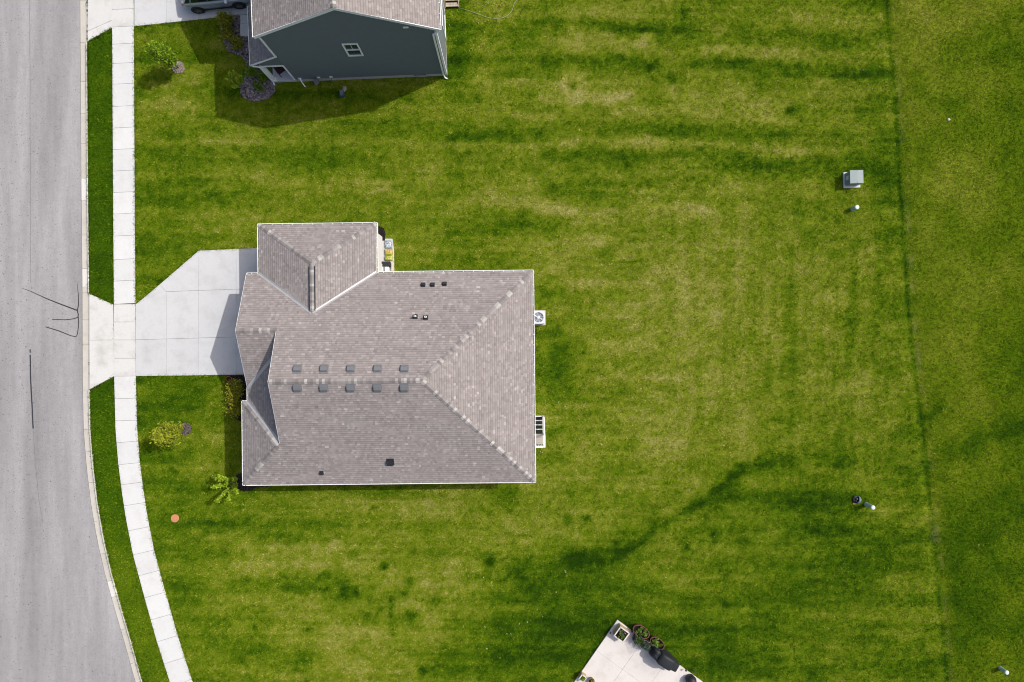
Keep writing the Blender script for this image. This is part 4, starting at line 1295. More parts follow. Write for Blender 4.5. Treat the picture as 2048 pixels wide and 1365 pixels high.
def circle(cx, cy, r, n=18, seed=0):
    q = random.Random(seed); return [(cx + r * q.uniform(.92, 1.08) * math.cos(k * 2 * math.pi / n), cy + r * q.uniform(.92, 1.08) * math.sin(k * 2 * math.pi / n)) for k in range(n)]
NBED = [(437, 36), (480, 31), (480.2, 74), (511, 74), (540, 150), (552, 169), (551, 181), (545, 190), (536, 198), (516, 204), (500, 202), (488, 196), (482, 188), (482, 176), (487, 166), (492, 150), (494, 132), (490, 120), (482, 112), (470, 109), (461, 106), (453, 98), (448, 84), (443, 66), (438, 50)]
bed("stone_bed", "bed of purple grey stones round the neighbour's porch", NBED, M['mulch'])
bits("gravel", NBED, 5200, .045, [(.16, .13, .15), (.22, .19, .21), (.12, .10, .12), (.26, .20, .19), (.34, .31, .31), (.10, .085, .09)], .028, 3, M['stone'])
HBED = [(455, 751.5), (545, 749), (545, 850), (489, 846), (478, 842), (468, 834), (459, 824), (456, 815), (455, 800)]
bed("mulch_bed", "black mulch bed in the shade by the garage front", HBED, M['mulch'])
bits("mulch_chips", HBED, 1500, .04, [(.03, .024, .024), (.05, .04, .04), (.02, .017, .018), (.07, .05, .045)], .028, 4, M['stone'])
CBED = [(473, 950), (486, 944), (545, 950), (545, 972), (512, 976), (500, 981), (487, 982), (476, 977), (470, 966)]
bed("mulch_bed", "small black mulch bed at the southwest house corner", CBED, M['mulch'])
bits("mulch_chips", CBED, 700, .04, [(.03, .024, .024), (.05, .04, .04), (.02, .017, .018)], .028, 5, M['stone'])
R1 = circle(357, 135.5, 12.2, seed=1); bed("tree_ring", "brown bark ring under the neighbour's young tree", R1, M['brown_mulch'])
bits("bark_chips", R1, 420, .04, [(.20, .16, .14), (.28, .23, .20), (.13, .10, .09), (.34, .29, .26)], .028, 6, M['stone'])
R2 = circle(370.5, 858, 12.5, seed=2); bed("tree_ring", "dark bark ring under the yellow green young tree", R2, M['mulch'])
bits("bark_chips", R2, 420, .04, [(.11, .09, .085), (.15, .12, .11), (.07, .055, .055)], .028, 7, M['stone'])
SBED = [(757, 452), (768, 457), (771, 468), (770, 482), (757, 482)]
bed("mulch_bed", "strip of dark mulch behind the garage bay", SBED, M['mulch'])
PADS = [(764, 478), (785, 478), (788, 500), (788.5, 545), (758, 545)]
bed("stepping_pad", "pale paved strip along the garage bay's back wall", PADS, M['drive'], .02)

# ---------------------------------------------------------------- trees and shrubs
def leaf_mat(name, c0, c1, c2):
    m = new_mat(name, c1, .7, .08)
    n, l, b = nt(m)
    oi = attr(m, 'tint').outputs["Fac"]
    col = ramp(m, oi, [(0.0, c0), (.5, c1), (1.0, c2)])
    l.new(col, b.inputs["Base Color"])
    tr = n.new("ShaderNodeBsdfTranslucent"); l.new(col, tr.inputs[0])
    mx = n.new("ShaderNodeMixShader"); mx.inputs[0].default_value = .30
    l.new(b.outputs[0], mx.inputs[1]); l.new(tr.outputs[0], mx.inputs[2])
    l.new(mx.outputs[0], n["Material Output"].inputs[0]); return m
M['leaf_green'] = leaf_mat('fresh_green_leaf', (.08, .15, .008), (.17, .28, .014), (.32, .45, .035))
M['leaf_lime'] = leaf_mat('lime_leaf', (.13, .18, .012), (.27, .32, .02), (.46, .47, .05))
M['leaf_fresh'] = leaf_mat('fresh_lime_leaf', (.14, .24, .012), (.26, .38, .02), (.44, .55, .05))
M['leaf_gold'] = leaf_mat('golden_shrub_leaf', (.12, .14, .012), (.25, .26, .02), (.42, .40, .05))
M['leaf_bluish'] = leaf_mat('grey_green_leaf', (.03, .055, .03), (.07, .11, .07), (.15, .2, .15))
M['leaf_red'] = leaf_mat('dark_red_leaf', (.05, .015, .02), (.10, .03, .035), (.16, .06, .05))
M['leaf_lettuce'] = leaf_mat('lettuce_leaf', (.05, .10, .015), (.13, .22, .03), (.28, .38, .08))
def leaves(name, centers, n, size, mat, parent, seed, sig=.16):
    r = np.random.RandomState(seed)
    k = r.randint(len(centers), size=n)
    c = np.array(centers)[k, :3] + r.normal(0, 1, (n, 3)) * (np.array(centers)[k, 3:4] if len(centers[0]) > 3 else sig)
    nv = r.normal(0, 1, (n, 3)) + np.array([0, 0, .9]); nv /= np.linalg.norm(nv, axis=1)[:, None]
    t = np.cross(nv, r.normal(0, 1, (n, 3))); t /= np.linalg.norm(t, axis=1)[:, None]
    b = np.cross(nv, t)
    s = (size * r.uniform(.6, 1.4, n))[:, None]
    V = np.stack([c - t * s, c + b * s * .55, c + t * s + nv * s * .2, c - b * s * .55], 1).reshape(-1, 3)
    F = np.arange(n * 4).reshape(n, 4)
    V[:, 2] = np.maximum(V[:, 2], .04)
    me = bpy.data.meshes.new(name); me.from_pydata(V.tolist(), [], F.tolist())
    a = me.attributes.new("tint", 'FLOAT', 'FACE'); a.data.foreach_set("value", np.clip(r.normal(.5, .30, n) + (np.array([q[2] for q in centers])[k] - np.mean([q[2] for q in centers])) * .10, 0, 1))
    me.materials.append(mat); me.update()
    o = bpy.data.objects.new(name, me); C.objects.link(o); o.parent = parent
    return o
def tree(name, label, px, py, height, spread, crown0, nbr, nleaf, leaf, mat, seed, tr=.035, group=None, lean=(0, 0), sig=.13):
    t = rz_thing(name, label, "tree", px, py, 0, 0, group)
    r = random.Random(seed)
    mb = MB(); top = Vector((lean[0], lean[1], height * .93))
    mb.tube([(0, 0, -.05), top * .33 + Vector((.02, .01, 0)), top * .66 + Vector((-.02, .02, 0)), top], [tr * 1.15, tr, tr * .7, tr * .25], 8)
    mb.build("trunk", M['bark'], t, smooth=True)
    cs = []; br = MB()
    for k in range(nbr):
        f = (k + r.random()) / nbr
        z = crown0 + (height * .95 - crown0) * f
        prof = math.sin(math.pi * min(1, (.18 + .82 * f)) ** .9) * .85 + .15
        a = k * 2.4 + r.uniform(-.4, .4); L = spread * prof * r.uniform(.65, 1.12)
        s = Vector((lean[0], lean[1], 0)) * (z / height) + Vector((0, 0, max(.3, z - L * .5)))
        e = Vector((lean[0] * z / height + math.cos(a) * L, lean[1] * z / height + math.sin(a) * L, z + L * .18))
        mid = (s + e) / 2 + Vector((0, 0, .04))
        br.tube([s, mid, e], [tr * .45, tr * .32, tr * .12], 5)
        for q in (.45, .65, .82, 1.0):
            p = s.lerp(e, q); cs.append((p.x, p.y, p.z, sig * (.7 + .5 * q)))
    br.build("branches", M['bark'], t)
    leaves("crown", cs, nleaf, leaf, mat, t, seed + 5)
    return t
tree("young_tree", "slender bright green young tree in the neighbour's front lawn", 357, 136, 3.15, .60, 1.05, 24, 2300, .07, M['leaf_green'], 3, .035)
tree("young_tree", "bushy yellow green young tree beside the curved sidewalk", 369, 858, 3.5, .74, 1.0, 30, 3000, .07, M['leaf_lime'], 8, .045, lean=(-.05, 0), sig=.10)
def shrub(name, label, px, py, height, spread, nst, nleaf, leaf, mat, seed, cat="shrub", vase=.5, sig=.11, group=None, z=0.0, low=.35):
    t = rz_thing(name, label, cat, px, py, z, 0, group)
    r = random.Random(seed); cs = []; br = MB()
    for k in range(nst):
        a = k * 2.4 + r.uniform(-.3, .3); q = r.uniform(.35, 1.0) if nst > 9 else r.uniform(.75, 1.05)
        e = Vector((math.cos(a) * spread * q, math.sin(a) * spread * q, height * r.uniform(.72, 1.0) * (1 - vase * .35 * q)))
        s = Vector((math.cos(a) * .05, math.sin(a) * .05, 0))
        m_ = s.lerp(e, .5) + Vector((0, 0, height * .08))
        br.tube([s, m_, e], [.018, .013, .006], 5)
        for f in (low, .5, .65, .8, .92, 1.0):
            p = s.lerp(m_, f * 2) if f < .5 else m_.lerp(e, f * 2 - 1)
            cs.append((p.x, p.y, max(p.z, .08), sig))
    br.build("stems", M['bark'], t)
    leaves("foliage", cs, nleaf, leaf, mat, t, seed + 9)
    return t
shrub("upright_shrub", "lime green open branched shrub at the southwest house corner", 472, 963, 2.5, .88, 8, 1000, .085, M['leaf_fresh'], 4, vase=.6, sig=.06)
shrub("upright_shrub", "sparse lime green shrub beside the stone bed", 487, 176, 2.15, .60, 10, 560, .075, M['leaf_fresh'], 6, vase=.5, sig=.04, low=.5)
G1 = "golden shrubs in the neighbour's stone bed"
shrub("rounded_shrub", "large golden green shrub next to the neighbour's driveway", 457, 50, .95, .58, 18, 1300, .065, M['leaf_gold'], 10, group=G1)
shrub("rounded_shrub", "middle golden shrub below the large one in the stone bed", 459, 72, .65, .42, 13, 650, .065, M['leaf_gold'], 11, group=G1)
shrub("rounded_shrub", "smallest golden shrub nearest the neighbour's porch roof", 477, 91, .6, .38, 12, 560, .065, M['leaf_gold'], 12, group=G1)
G2 = "low green plants in the neighbour's stone bed"
shrub("low_plant", "dark green low plant below the porch gutter corner", 504, 146, .4, .34, 10, 600, .05, M['leaf_green'], 13, group=G2)
shrub("low_plant", "green low plant beside the porch post", 528, 157, .45, .34, 10, 620, .05, M['leaf_green'], 14, group=G2)
shrub("low_plant", "bright green plant at the middle of the stone bed's round end", 521, 177, .5, .40, 10, 520, .055, M['leaf_lettuce'], 15, group=G2, sig=.07)
G3 = "golden shrubs in the garage front bed"
shrub("rounded_shrub", "tallest golden shrub in the black bed next to the driveway", 478, 774, 1.0, .55, 18, 1300, .065, M['leaf_gold'], 16, group=G3)
shrub("rounded_shrub", "middle golden shrub in the black bed by the garage", 474, 795, .8, .48, 15, 1000, .065, M['leaf_gold'], 17, group=G3)
shrub("rounded_shrub", "southernmost golden shrub in the black bed by the garage", 478, 817, .8, .50, 15, 1000, .065, M['leaf_gold'], 18, group=G3)

# terracotta pot by the drive
M['terra'] = weathered('terracotta', (.42, .17, .09), .8, .2)
M['soil'] = weathered('potting_soil', (.014, .011, .009), .95, .4, 20, 60, spec=.05)
def pot(name, label, px, py, r_, h, mat, plant=None, z=0.0, n=20, seed=1, nleaf=120, size=.04):
    t = rz_thing(name, label, "plant pot", px, py, z)
    b = MB(); b.lathe([(r_ * .7, 0), (r_ * .95, h * .85), (r_ * 1.05, h * .86), (r_ * 1.05, h), (r_ * .9, h), (r_ * .86, h * .82)], n); b.build("pot", mat, t)
    b = MB(); b.lathe([(r_ * .85, h * .78), (r_ * .85, h * .84)], n); b.build("soil", M['soil'], t)
    if plant:
        rr = random.Random(seed)
        leaves("plant", [(rr.gauss(0, r_ * .4), rr.gauss(0, r_ * .4), h + .05 + rr.random() * .1, .05) for _ in range(10)], nleaf, size, plant, t, seed)
    return t
pot("terracotta_pot", "terracotta pot with dark red plant on the corner of the drive", 461, 758, .17, .3, M['terra'], M['leaf_red'], nleaf=60)

# ---------------------------------------------------------------- things round the house
ac = thing("air_conditioner", "pale grey air conditioner with round fan grille at the back wall of the house", "air conditioner", (1.71, 1.53, 0), HROT)
M['ac_grey'] = weathered('ac_painted_steel', (.58, .61, .66), .45, .05)
b = MB(); b.box((0, 0, .04), (1.0, 1.0, .08)); b.build("pad", M['foundation'], ac, bevel=.01)
b = MB()
for x, y in ((-1, -1), (1, -1), (1, 1), (-1, 1)): b.box((x * .36, y * .36, .44), (.10, .10, .70))
b.build("corner_post", M['ac_grey'], ac, bevel=.02)
for k in range(4):
    a = k * math.pi / 2
    for j in range(14):
        q = MB(); q.box((math.cos(a) * .37, math.sin(a) * .37, .14 + j * .048), (.02, .64, .028), rz=a)
        if j == 0: allq = q
        else: allq.add(q.v, q.f)
    allq.build("louvre_panel", M['vent'], ac)
# top cover: square with a round opening
nseg = 40
V_, F_ = [], []
for k in range(nseg):
    a = 2 * math.pi * (k + .5) / nseg; c_, s_ = math.cos(a), math.sin(a)
    e = (abs(c_) ** 5 + abs(s_) ** 5) ** (-1 / 5) * .42
    V_ += [(c_ * .325, s_ * .325, .80), (c_ * e, s_ * e, .80), (c_ * e, s_ * e, .845), (c_ * (e - .015), s_ * (e - .015), .855), (c_ * .325, s_ * .325, .855)]
for k in range(nseg):
    k2 = (k + 1) % nseg
    for j in range(5):
        j2 = (j + 1) % 5
        F_.append((k * 5 + j, k2 * 5 + j, k2 * 5 + j2, k * 5 + j2))
b = MB(); b.add(V_, F_); fixn(b.build("top_cover", M['ac_grey'], ac))
b = MB(); b.lathe([(.33, .70), (.33, .72)], 30); b.build("fan_well", weathered('fan_well_grey', (.24, .27, .33), .6), ac)
b = MB()
for k in range(8):
    a = k * math.pi / 4 + .2; b.tube([(math.cos(a) * .1, math.sin(a) * .1, .845), (math.cos(a) * .33, math.sin(a) * .33, .845)], .008, 6)
for r_ in (.16, .24): b.tube([(math.cos(k * math.pi / 12) * r_, math.sin(k * math.pi / 12) * r_, .845) for k in range(25)], .005, 5)
b.lathe([(.09, .83), (.10, .86), (.07, .872)], 16); b.build("grille", M['ac_grey'], ac)
b = MB()
for s in (0, 1):
    a = math.radians(-28) + s * math.pi
    b.add([(math.cos(a - .12) * .06, math.sin(a - .12) * .06, .79), (math.cos(a - .22) * .30, math.sin(a - .22) * .30, .77), (math.cos(a + .18) * .30, math.sin(a + .18) * .30, .81), (math.cos(a + .4) * .06, math.sin(a + .4) * .06, .81)], [(0, 1, 2, 3)])
b.build("fan_blade", M['white_trim'], ac)

# back steps with a small railed landing
sx0, sx1 = 1.09, 2.10
bs = thing("back_steps", "white railed landing with dark treads against the back wall of the house", "steps", (0, 0, 0), 0)
M['tread_dark'] = weathered('dark_rubber_tread', (.018, .019, .024), .7, .3)
M['deck_pale'] = weathered('pale_deck_board', (.60, .55, .51), .7, .15)
for k in range(6):
    b = MB(); b.box((1.60, -6.07 - .113 * k, .74), (.98, .104, .035)); b.build("deck_board", M['deck_pale'], bs, bevel=.004)
for k in range(4):
    y = -5.86 + .265 * k; z = .60 - .15 * k
    b = MB(); b.box((1.56, y, z), (.80, .20, .04)); b.build("tread", M['tread_dark'], bs, bevel=.006)
    b = MB(); b.box((1.56, y + .125, z + .005), (.86, .055, .05)); b.build("nosing", M['white_trim'], bs, bevel=.006)
for x in (1.13, 2.0):
    b = MB(); pts = [(-5.98, .75), (-4.90, .10), (-4.90, 0), (-5.1, 0), (-5.98, .5)]
    b.add([(x, y, z) for y, z in pts] + [(x + .04, y, z) for y, z in pts], [tuple(range(5)), tuple(range(5, 10))[::-1]] + [(i, i + 5, (i + 1) % 5 + 5, (i + 1) % 5) for i in range(5)])
    fixn(b.build("stringer", M['white_trim'], bs))
for x, y, h in ((2.05, -6.0, 1.68), (2.05, -6.68, 1.68), (1.15, -6.68, 1.68), (2.05, -4.95, 1.05)):
    b = MB(); b.box((x, y, h / 2), (.09, .09, h)); b.build("post", M['white_trim'], bs, bevel=.006)
b = MB(); b.box((2.05, -6.34, 1.70), (.13, .80, .05)); b.build("top_rail", M['white_trim'], bs, bevel=.01)
b = MB(); b.box((1.58, -6.69, 1.70), (.80, .13, .048)); b.build("top_rail", M['white_trim'], bs, bevel=.01)
b = MB(); b.tube([(2.05, -5.96, 1.66), (2.05, -4.95, 1.02)], .05, 6); b.build("top_rail", M['white_trim'], bs)
for k in range(5):
    b = MB(); b.box((2.05, -6.10 - .115 * k, 1.22), (.035, .035, .90)); b.build("baluster", M['white_trim'], bs)
for k in range(7):
    b = MB(); b.box((1.25 + .11 * k, -6.68, 1.22), (.035, .035, .90)); b.build("baluster", M['white_trim'], bs)
for k in range(8):
    y = -5.88 + .115 * k; zt = 1.62 - .634 * (.115 * k + .08); b = MB(); b.box((2.05, y, zt - .40), (.035, .035, .8)); b.build("baluster", M['white_trim'], bs)
HARD.append([(1056, 832), (1087, 832), (1087, 888), (1056, 888)])

# garden supplies behind the garage bay
def sack(name, label, px, py, w, l, h, z, mat, rz, group=None):
    t = rz_thing(name, label, "bag", px, py, z, rz, group)
    n = 14; V, F = [], []
    r = random.Random(int(px * 7 + py + z * 100))
    for i in range(n + 1):
        for j in range(n + 1):
            a, c = i / n * 2 - 1, j / n * 2 - 1
            hh = h * max(0, (1 - abs(a) ** 4)) ** .6 * max(0, (1 - abs(c) ** 4)) ** .6
            V.append((a * w / 2 + r.uniform(-.006, .006), c * l / 2 + r.uniform(-.006, .006), .01 + hh + r.uniform(-.012, .012) * (hh > .02)))
    for i in range(n):
        for j in range(n):
            F.append((i * (n + 1) + j, (i + 1) * (n + 1) + j, (i + 1) * (n + 1) + j + 1, i * (n + 1) + j + 1))
    b = MB(); b.add(V, F); b.add([(x, y, .0) for x, y in ((-w / 2, -l / 2), (w / 2, -l / 2), (w / 2, l / 2), (-w / 2, l / 2))], [(3, 2, 1, 0)])
    b.build("sack", mat, t, smooth=True)
    return t
def print_mat(name, cols, scale):
    m = new_mat(name, cols[0], .4, .4)
    f = world_noise(m, scale, 2, .5); n, l, b = nt(m)
    r = n.new("ShaderNodeValToRGB"); r.color_ramp.interpolation = 'CONSTANT'
    e = r.color_ramp.elements; e[0].color = (*cols[0], 1); e[0].position = 0
    e[1].position = .40; e[1].color = (*cols[1], 1)
    for p, c_ in zip((.48, .55, .62), cols[2:]): k = e.new(p); k.color = (*c_, 1)
    l.new(f, r.inputs[0]); set_base(m, r.outputs[0]); return m
BAGG = "garden bags stacked behind the garage bay"
m1 = print_mat('grey_sack_print', [(.10, .13, .16), (.35, .40, .45), (.20, .25, .30), (.62, .66, .68), (.14, .17, .21)], 9)
m2 = print_mat('yellow_sack_print', [(.46, .38, .03), (.10, .28, .04), (.50, .42, .06), (.40, .10, .03), (.55, .52, .30)], 9)
m3 = print_mat('green_sack_print', [(.09, .28, .03), (.46, .38, .03), (.16, .30, .05), (.50, .50, .20), (.38, .14, .06)], 10)
sack("soil_bag", "grey printed soil bag, northernmost of the stack by the garage bay", 777, 489.5, .50, .56, .16, .02, m1, .02, BAGG)
sack("soil_bag", "upper yellow and green printed bag by the garage bay", 777.5, 505, .54, .42, .16, .02, m2, .03, BAGG)
sack("soil_bag", "lower yellow printed bag next to the black bin", 777.5, 517, .54, .36, .15, .02, m3, -.03, BAGG)
bn = rz_thing("storage_bin", "black lidded bin beside the yellow garden bags", "bin", 774.5, 530, 0, HROT)
b = MB(); b.box((0, 0, .22), (.52, .28, .44), taper=1.08); b.build("tub", M['black'], bn, bevel=.02)
b = MB(); b.box((0, 0, .46), (.60, .33, .05)); b.build("lid", M['black'], bn, bevel=.02)
bn = rz_thing("storage_bin", "white lidded bin in the corner next to the black one", "bin", 772.5, 541, 0, HROT)
b = MB(); b.box((0, 0, .19), (.46, .32, .38), taper=1.08); b.build("tub", M['white_trim'], bn, bevel=.02)
b = MB(); b.box((0, 0, .395), (.53, .38, .03)); b.build("lid", M['white_trim'], bn, bevel=.01)
b = MB(); b.box((-.05, .0, .425), (.10, .34, .025)); b.build("handle", M['vent'], bn, bevel=.01)
b = MB(); b.box((0, 0, .10), (.14, .52, .20)); v = P(786, 535); o = b.build("timber_block", weathered('pale_timber', (.58, .50, .38), .8, .15), bevel=.01, loc=(v.x, v.y, .02))
tag(o, "pale timber block beside the white bin behind the garage bay", "timber")

# electrical cabinet on its pad
tr = rz_thing("electrical_cabinet", "pale green metal transformer cabinet on a concrete pad in the lawn", "utility box", 1702, 361, 0, math.radians(1.5))
M['cab_green'] = weathered('pale_green_steel', (.21, .26, .26), .5, .06, spec=.3)
M['cab_dark'] = weathered('dark_green_steel', (.10, .13, .13), .5, .08)
b = MB(); b.box((0, 0, .06), (1.10, 1.04, .12)); b.build("pad", M['drive'], tr, bevel=.03)
b = MB(); b.box((-.03, .03, .43), (.84, .80, .62)); b.build("cabinet", M['cab_green'], tr, bevel=.015)
b = MB(); b.add([(-.47, -.39, .74), (.40, -.39, .74), (.40, .47, .74), (-.47, .47, .74), (-.47, -.39, .77), (0, -.39, .782), (.40, -.39, .77), (.40, .47, .77), (0, .47, .782), (-.47, .47, .77)],
             [(3, 2, 1, 0), (4, 5, 8, 9), (5, 6, 7, 8), (0, 1, 6, 5, 4), (2, 3, 9, 8, 7), (1, 2, 7, 6), (3, 0, 4, 9)])
lid = b.build("lid", M['cab_green'], tr, bevel=.01)
b = MB(); b.box((.0, .41, .788), (.03, .05, .02)); b.box((.0, -.33, .788), (.03, .05, .02)); b.build("lid_bolt", M['cab_dark'], lid)
b = MB(); b.box((-.46, .05, .42), (.03, .26, .30)); b.build("warning_plate", M['ac_grey'], tr)
b = MB(); b.box((-.20, -.385, .42), (.36, .02, .5)); b.box((.2, -.385, .42), (.36, .02, .5)); b.build("door", M['cab_green'], tr, bevel=.006)
HARD.append([(1684, 344), (1720, 344), (1720, 377), (1684, 377)])
# telephone pedestals
M['ped'] = weathered('pale_green_plastic', (.34, .45, .42), .45, .05)
M['ped_top'] = weathered('bleached_plastic', (.56, .64, .62), .4, .03)
def pedestal(label, px, py, h, r_):
    t = rz_thing("utility_pedestal", label, "utility pedestal", px, py, 0, 0, "green utility pedestals in the east lawn")
    b = MB(); b.lathe([(r_ * 1.05, -.05), (r_ * 1.05, .12), (r_, .13), (r_, h - .08)], 20); b.build("post", M['ped'], t)
    b = MB(); b.lathe([(r_ * 1.07, h - .10), (r_ * 1.07, h - .03), (r_ * .9, h), (r_ * .3, h + .012)], 20); b.build("cap", M['ped_top'], t)
    b = MB(); b.box((r_ * .9, 0, h * .5), (.04, .05, .08)); b.build("latch", M['vent'], t)
    return t
pedestal("pale green pedestal just south of the transformer cabinet", 1704.5, 418.5, .62, .135)
pedestal("pale green pedestal beside the dark domed cover", 1732, 1009, .86, .135)
pedestal("pale green pedestal nearest the southeast corner of the photo", 2000.5, 1336.7, .60, .13)
dm = rz_thing("domed_cover", "dark broken dome cover next to a pale green pedestal", "utility cover", 1713, 999, 0, math.radians(-20))
M['steel_blue'] = weathered('blue_grey_plastic', (.13, .17, .21), .35, .1)
V, F = [], []
n, mlev = 12, 6
for i in range(n + 1):
    a = math.radians(-100 + 200 * i / n)
    for j in range(mlev + 1):
        e = math.radians(90 * j / mlev); V.append((.27 * math.cos(a) * math.cos(e), .27 * math.sin(a) * math.cos(e), .02 + .34 * math.sin(e)))
for i in range(n):
    for j in range(mlev): F.append((i * (mlev + 1) + j, (i + 1) * (mlev + 1) + j, (i + 1) * (mlev + 1) + j + 1, i * (mlev + 1) + j + 1))
b = MB(); b.add(V, F); o = b.build("shell", M['steel_blue'], dm, smooth=True); s_ = o.modifiers.new("sol", 'SOLIDIFY'); s_.thickness = .02
b = MB(); b.lathe([(.25, -.03), (.25, .10), (.2, .12)], 18, (-.03, 0, 0)); b.build("base_ring", M['black'], dm)
b = MB(); b.lathe([(.05, .1), (.05, .25), (.03, .27)], 10, (-.10, .05, 0)); b.lathe([(.04, .1), (.04, .2)], 10, (-.08, -.1, 0)); b.build("terminal", M['vent'], dm)
b = MB(); b.box((-.05, -.30, .03), (.22, .10, .03), rz=.4); b.build("base_tab", M['terra'], dm)
# orange sewer lid
b = MB(); b.lathe([(.262, -.05), (.262, .035), (.25, .045), (.0, .05)], 28)
sl = rz_thing("utility_disc", "round terracotta coloured utility lid set in the front lawn", "utility lid", 350, 1037)
b.build("cover", weathered('terracotta_lid', (.50, .22, .10), .8, .12), sl)
b = MB(); b.lathe([(.018, .05), (.018, .056)], 8, (.13, -.10, 0)); b.lathe([(.014, .05), (.014, .056)], 8, (-.02, -.16, 0)); b.build("lift_hole", M['dark'], sl)
HARD.append(circle(350, 1037, 8))
# small dark box and rock in the shade of the neighbour's wall
kb = rz_thing("garden_box", "small dark blue garden box lying in the shade by the neighbour's wall", "box", 685, 189, 0, .08)
b = MB(); b.box((0, 0, .14), (.26, .44, .26)); b.build("case", weathered('dark_blue_plastic', (.06, .075, .11), .5), kb, bevel=.02)
b = MB(); b.box((0, .03, .285), (.22, .32, .03)); b.build("lid", M['steel_blue'], kb, bevel=.02)
def rock(label, px, py, s, mat, seed):
    bm = bmesh.new(); bmesh.ops.create_icosphere(bm, subdivisions=2, radius=1)
    r = random.Random(seed)
    for v in bm.verts:
        v.co *= r.uniform(.82, 1.1); v.co = Vector((v.co.x * s[0], v.co.y * s[1], max(-.02, v.co.z * s[2])))
    me = bpy.data.meshes.new("rock"); bm.to_mesh(me); bm.free(); me.materials.append(mat)
    o = bpy.data.objects.new("rock", me); C.objects.link(o); v = P(px, py); o.location = (v.x, v.y, .02)
    return tag(o, label, "rock")
M['rock'] = weathered('tan_rock', (.36, .31, .26), .9, .25, 10)
rock("tan rock beside the small dark garden box", 689, 178, (.14, .22, .12), M['rock'], 4)
rock("pale stone in the rough grass near the top right", 1897, 240, (.11, .09, .07), weathered('pale_stone', (.55, .47, .40), .9), 5)

# ---------------------------------------------------------------- patio at the bottom
AP = Vector((1234.6, 1240.5)); E1 = Vector((.8096, .5870)); E2 = Vector((-.5700, .8216))
def pp(a, b): q = AP + E1 * a + E2 * b; return (q.x, q.y)
A_ = [0, 65, 128, 192, 256, 320]; B_ = [0, 74, 148, 222, 296]
PZ = .12
full = [pp(0, 0), pp(320, 0), pp(320, 296), pp(0, 296)]
w = [P(x, y, PZ) for x, y in full]
b = MB(); b.prism([(v.x, v.y) for v in shrink([(v.x, v.y) for v in w], .02)], -.1, PZ - .02)
patio = b.build("patio", M['joint'], kind="structure")
for i in range(5):
    for j in range(4):
        q = [P(*pp(A_[i], B_[j]), PZ), P(*pp(A_[i + 1], B_[j]), PZ), P(*pp(A_[i + 1], B_[j + 1]), PZ), P(*pp(A_[i], B_[j + 1]), PZ)]
        s_ = shrink([(v.x, v.y) for v in q], .004)
        b = MB(); b.prism([(v.x, v.y) for v in s_], -.05, PZ); b.build("slab", M['patio'], patio, bevel=.006)
HARD.append([pp(-1, -1), pp(320, -1), pp(320, 296), pp(-1, 296)])
PROT = -math.atan2(E1.y, E1.x)      # patio's long edge in the world
def on_patio(name, label, cat, px, py, z_top=0.0, rz=0.0, group=None):
    """px, py: where the photograph shows the thing's top, z_top above the patio"""
    v = P(px, py, PZ + z_top); return thing(name, label, cat, (v.x, v.y, PZ), PROT + rz, group)
M['tan_wood'] = weathered('tan_box_wood', (.40, .31, .20), .8, .25, 8)
M['cream'] = weathered('cream_painted_wood', (.58, .54, .51), .6, .06)
def square_planter(label, px, py, s, h, mat, seed):
    t = on_patio("square_planter", label, "planter", px, py, h)
    for k in range(4):
        a = k * math.pi / 2
        b = MB(); b.box((math.cos(a) * (s / 2 - .015), math.sin(a) * (s / 2 - .015), h / 2), (.03, s - .06, h), rz=a); b.build("side_panel", M['tan_wood'], t)
        b = MB(); b.box((math.cos(a) * (s / 2 - .03), math.sin(a) * (s / 2 - .03), h + .012), (.075, s - .075 if k % 2 else s + .015, .024), rz=a); b.build("rim", M['cream'], t)
    b = MB(); b.box((0, 0, h - .06), (s - .08, s - .08, .06)); b.build("soil", M['soil'], t)
    r = random.Random(seed)
    leaves("plant", [(r.uniform(-.4, .4) * (s - .14), r.uniform(-.4, .4) * (s - .14), h + r.uniform(.0, .07), .035) for _ in range(16)], 260, .04, mat[0], t, seed)
    if len(mat) > 1: leaves("flowering_plant", [(r.uniform(-.4, .1) * (s - .14), r.uniform(0, .4) * (s - .14), h + r.uniform(.0, .09), .035) for _ in range(10)], 160, .03, mat[1], t, seed + 3)
    return t
M['leaf_plum'] = leaf_mat('plum_leaf', (.06, .03, .06), (.14, .09, .13), (.34, .28, .32))
square_planter("large square timber planter with cream rim and plum flowers at the patio corner", 1243.5, 1269.5, .76, .55, [M['leaf_lettuce'], M['leaf_plum']], 3)
square_planter("small square planter with green herb at the patio's west edge", 1165.5, 1357, .40, .40, [M['leaf_green']], 4)
M['tub'] = weathered('brown_red_glazed', (.17, .055, .05), .5, .2)
M['tub_dark'] = weathered('black_brown_tub', (.025, .02, .02), .4, .2)
def oval_tub(label, px, py, a, c, h, seed, rz=0.0):
    t = on_patio("oval_planter", label, "planter", px, py, h, rz, "oval planters on the patio edge")
    k = c / a
    b = MB(); b.lathe([(a * .82, 0), (a * .95, h * .9), (a * 1.04, h * .92), (a * 1.04, h), (a * .93, h), (a * .90, h - .05), (a * .88, h - .17)], 28, sy=k); b.build("tub", M['tub'], t, smooth=False)
    b = MB(); b.lathe([(a * .93, h + .001), (a * .955, h + .012), (a * .90, h + .002), (a * .885, h - .10)], 28, sy=k, caps=False); b.build("liner", M['tub_dark'], t)
    b = MB(); b.lathe([(a * .86, h - .16), (a * .86, h - .08)], 28, sy=k); b.build("soil", M['soil'], t)
    r = random.Random(seed); cs = []
    for _ in range(22):
        an, rr = r.uniform(0, 6.28), math.sqrt(r.random()) * .72
        cs.append((math.cos(an) * rr * a, math.sin(an) * rr * c, h - .03 + r.uniform(0, .06), .035))
    leaves("lettuce", cs, 620, .06, M['leaf_lettuce'], t, seed)
    return t
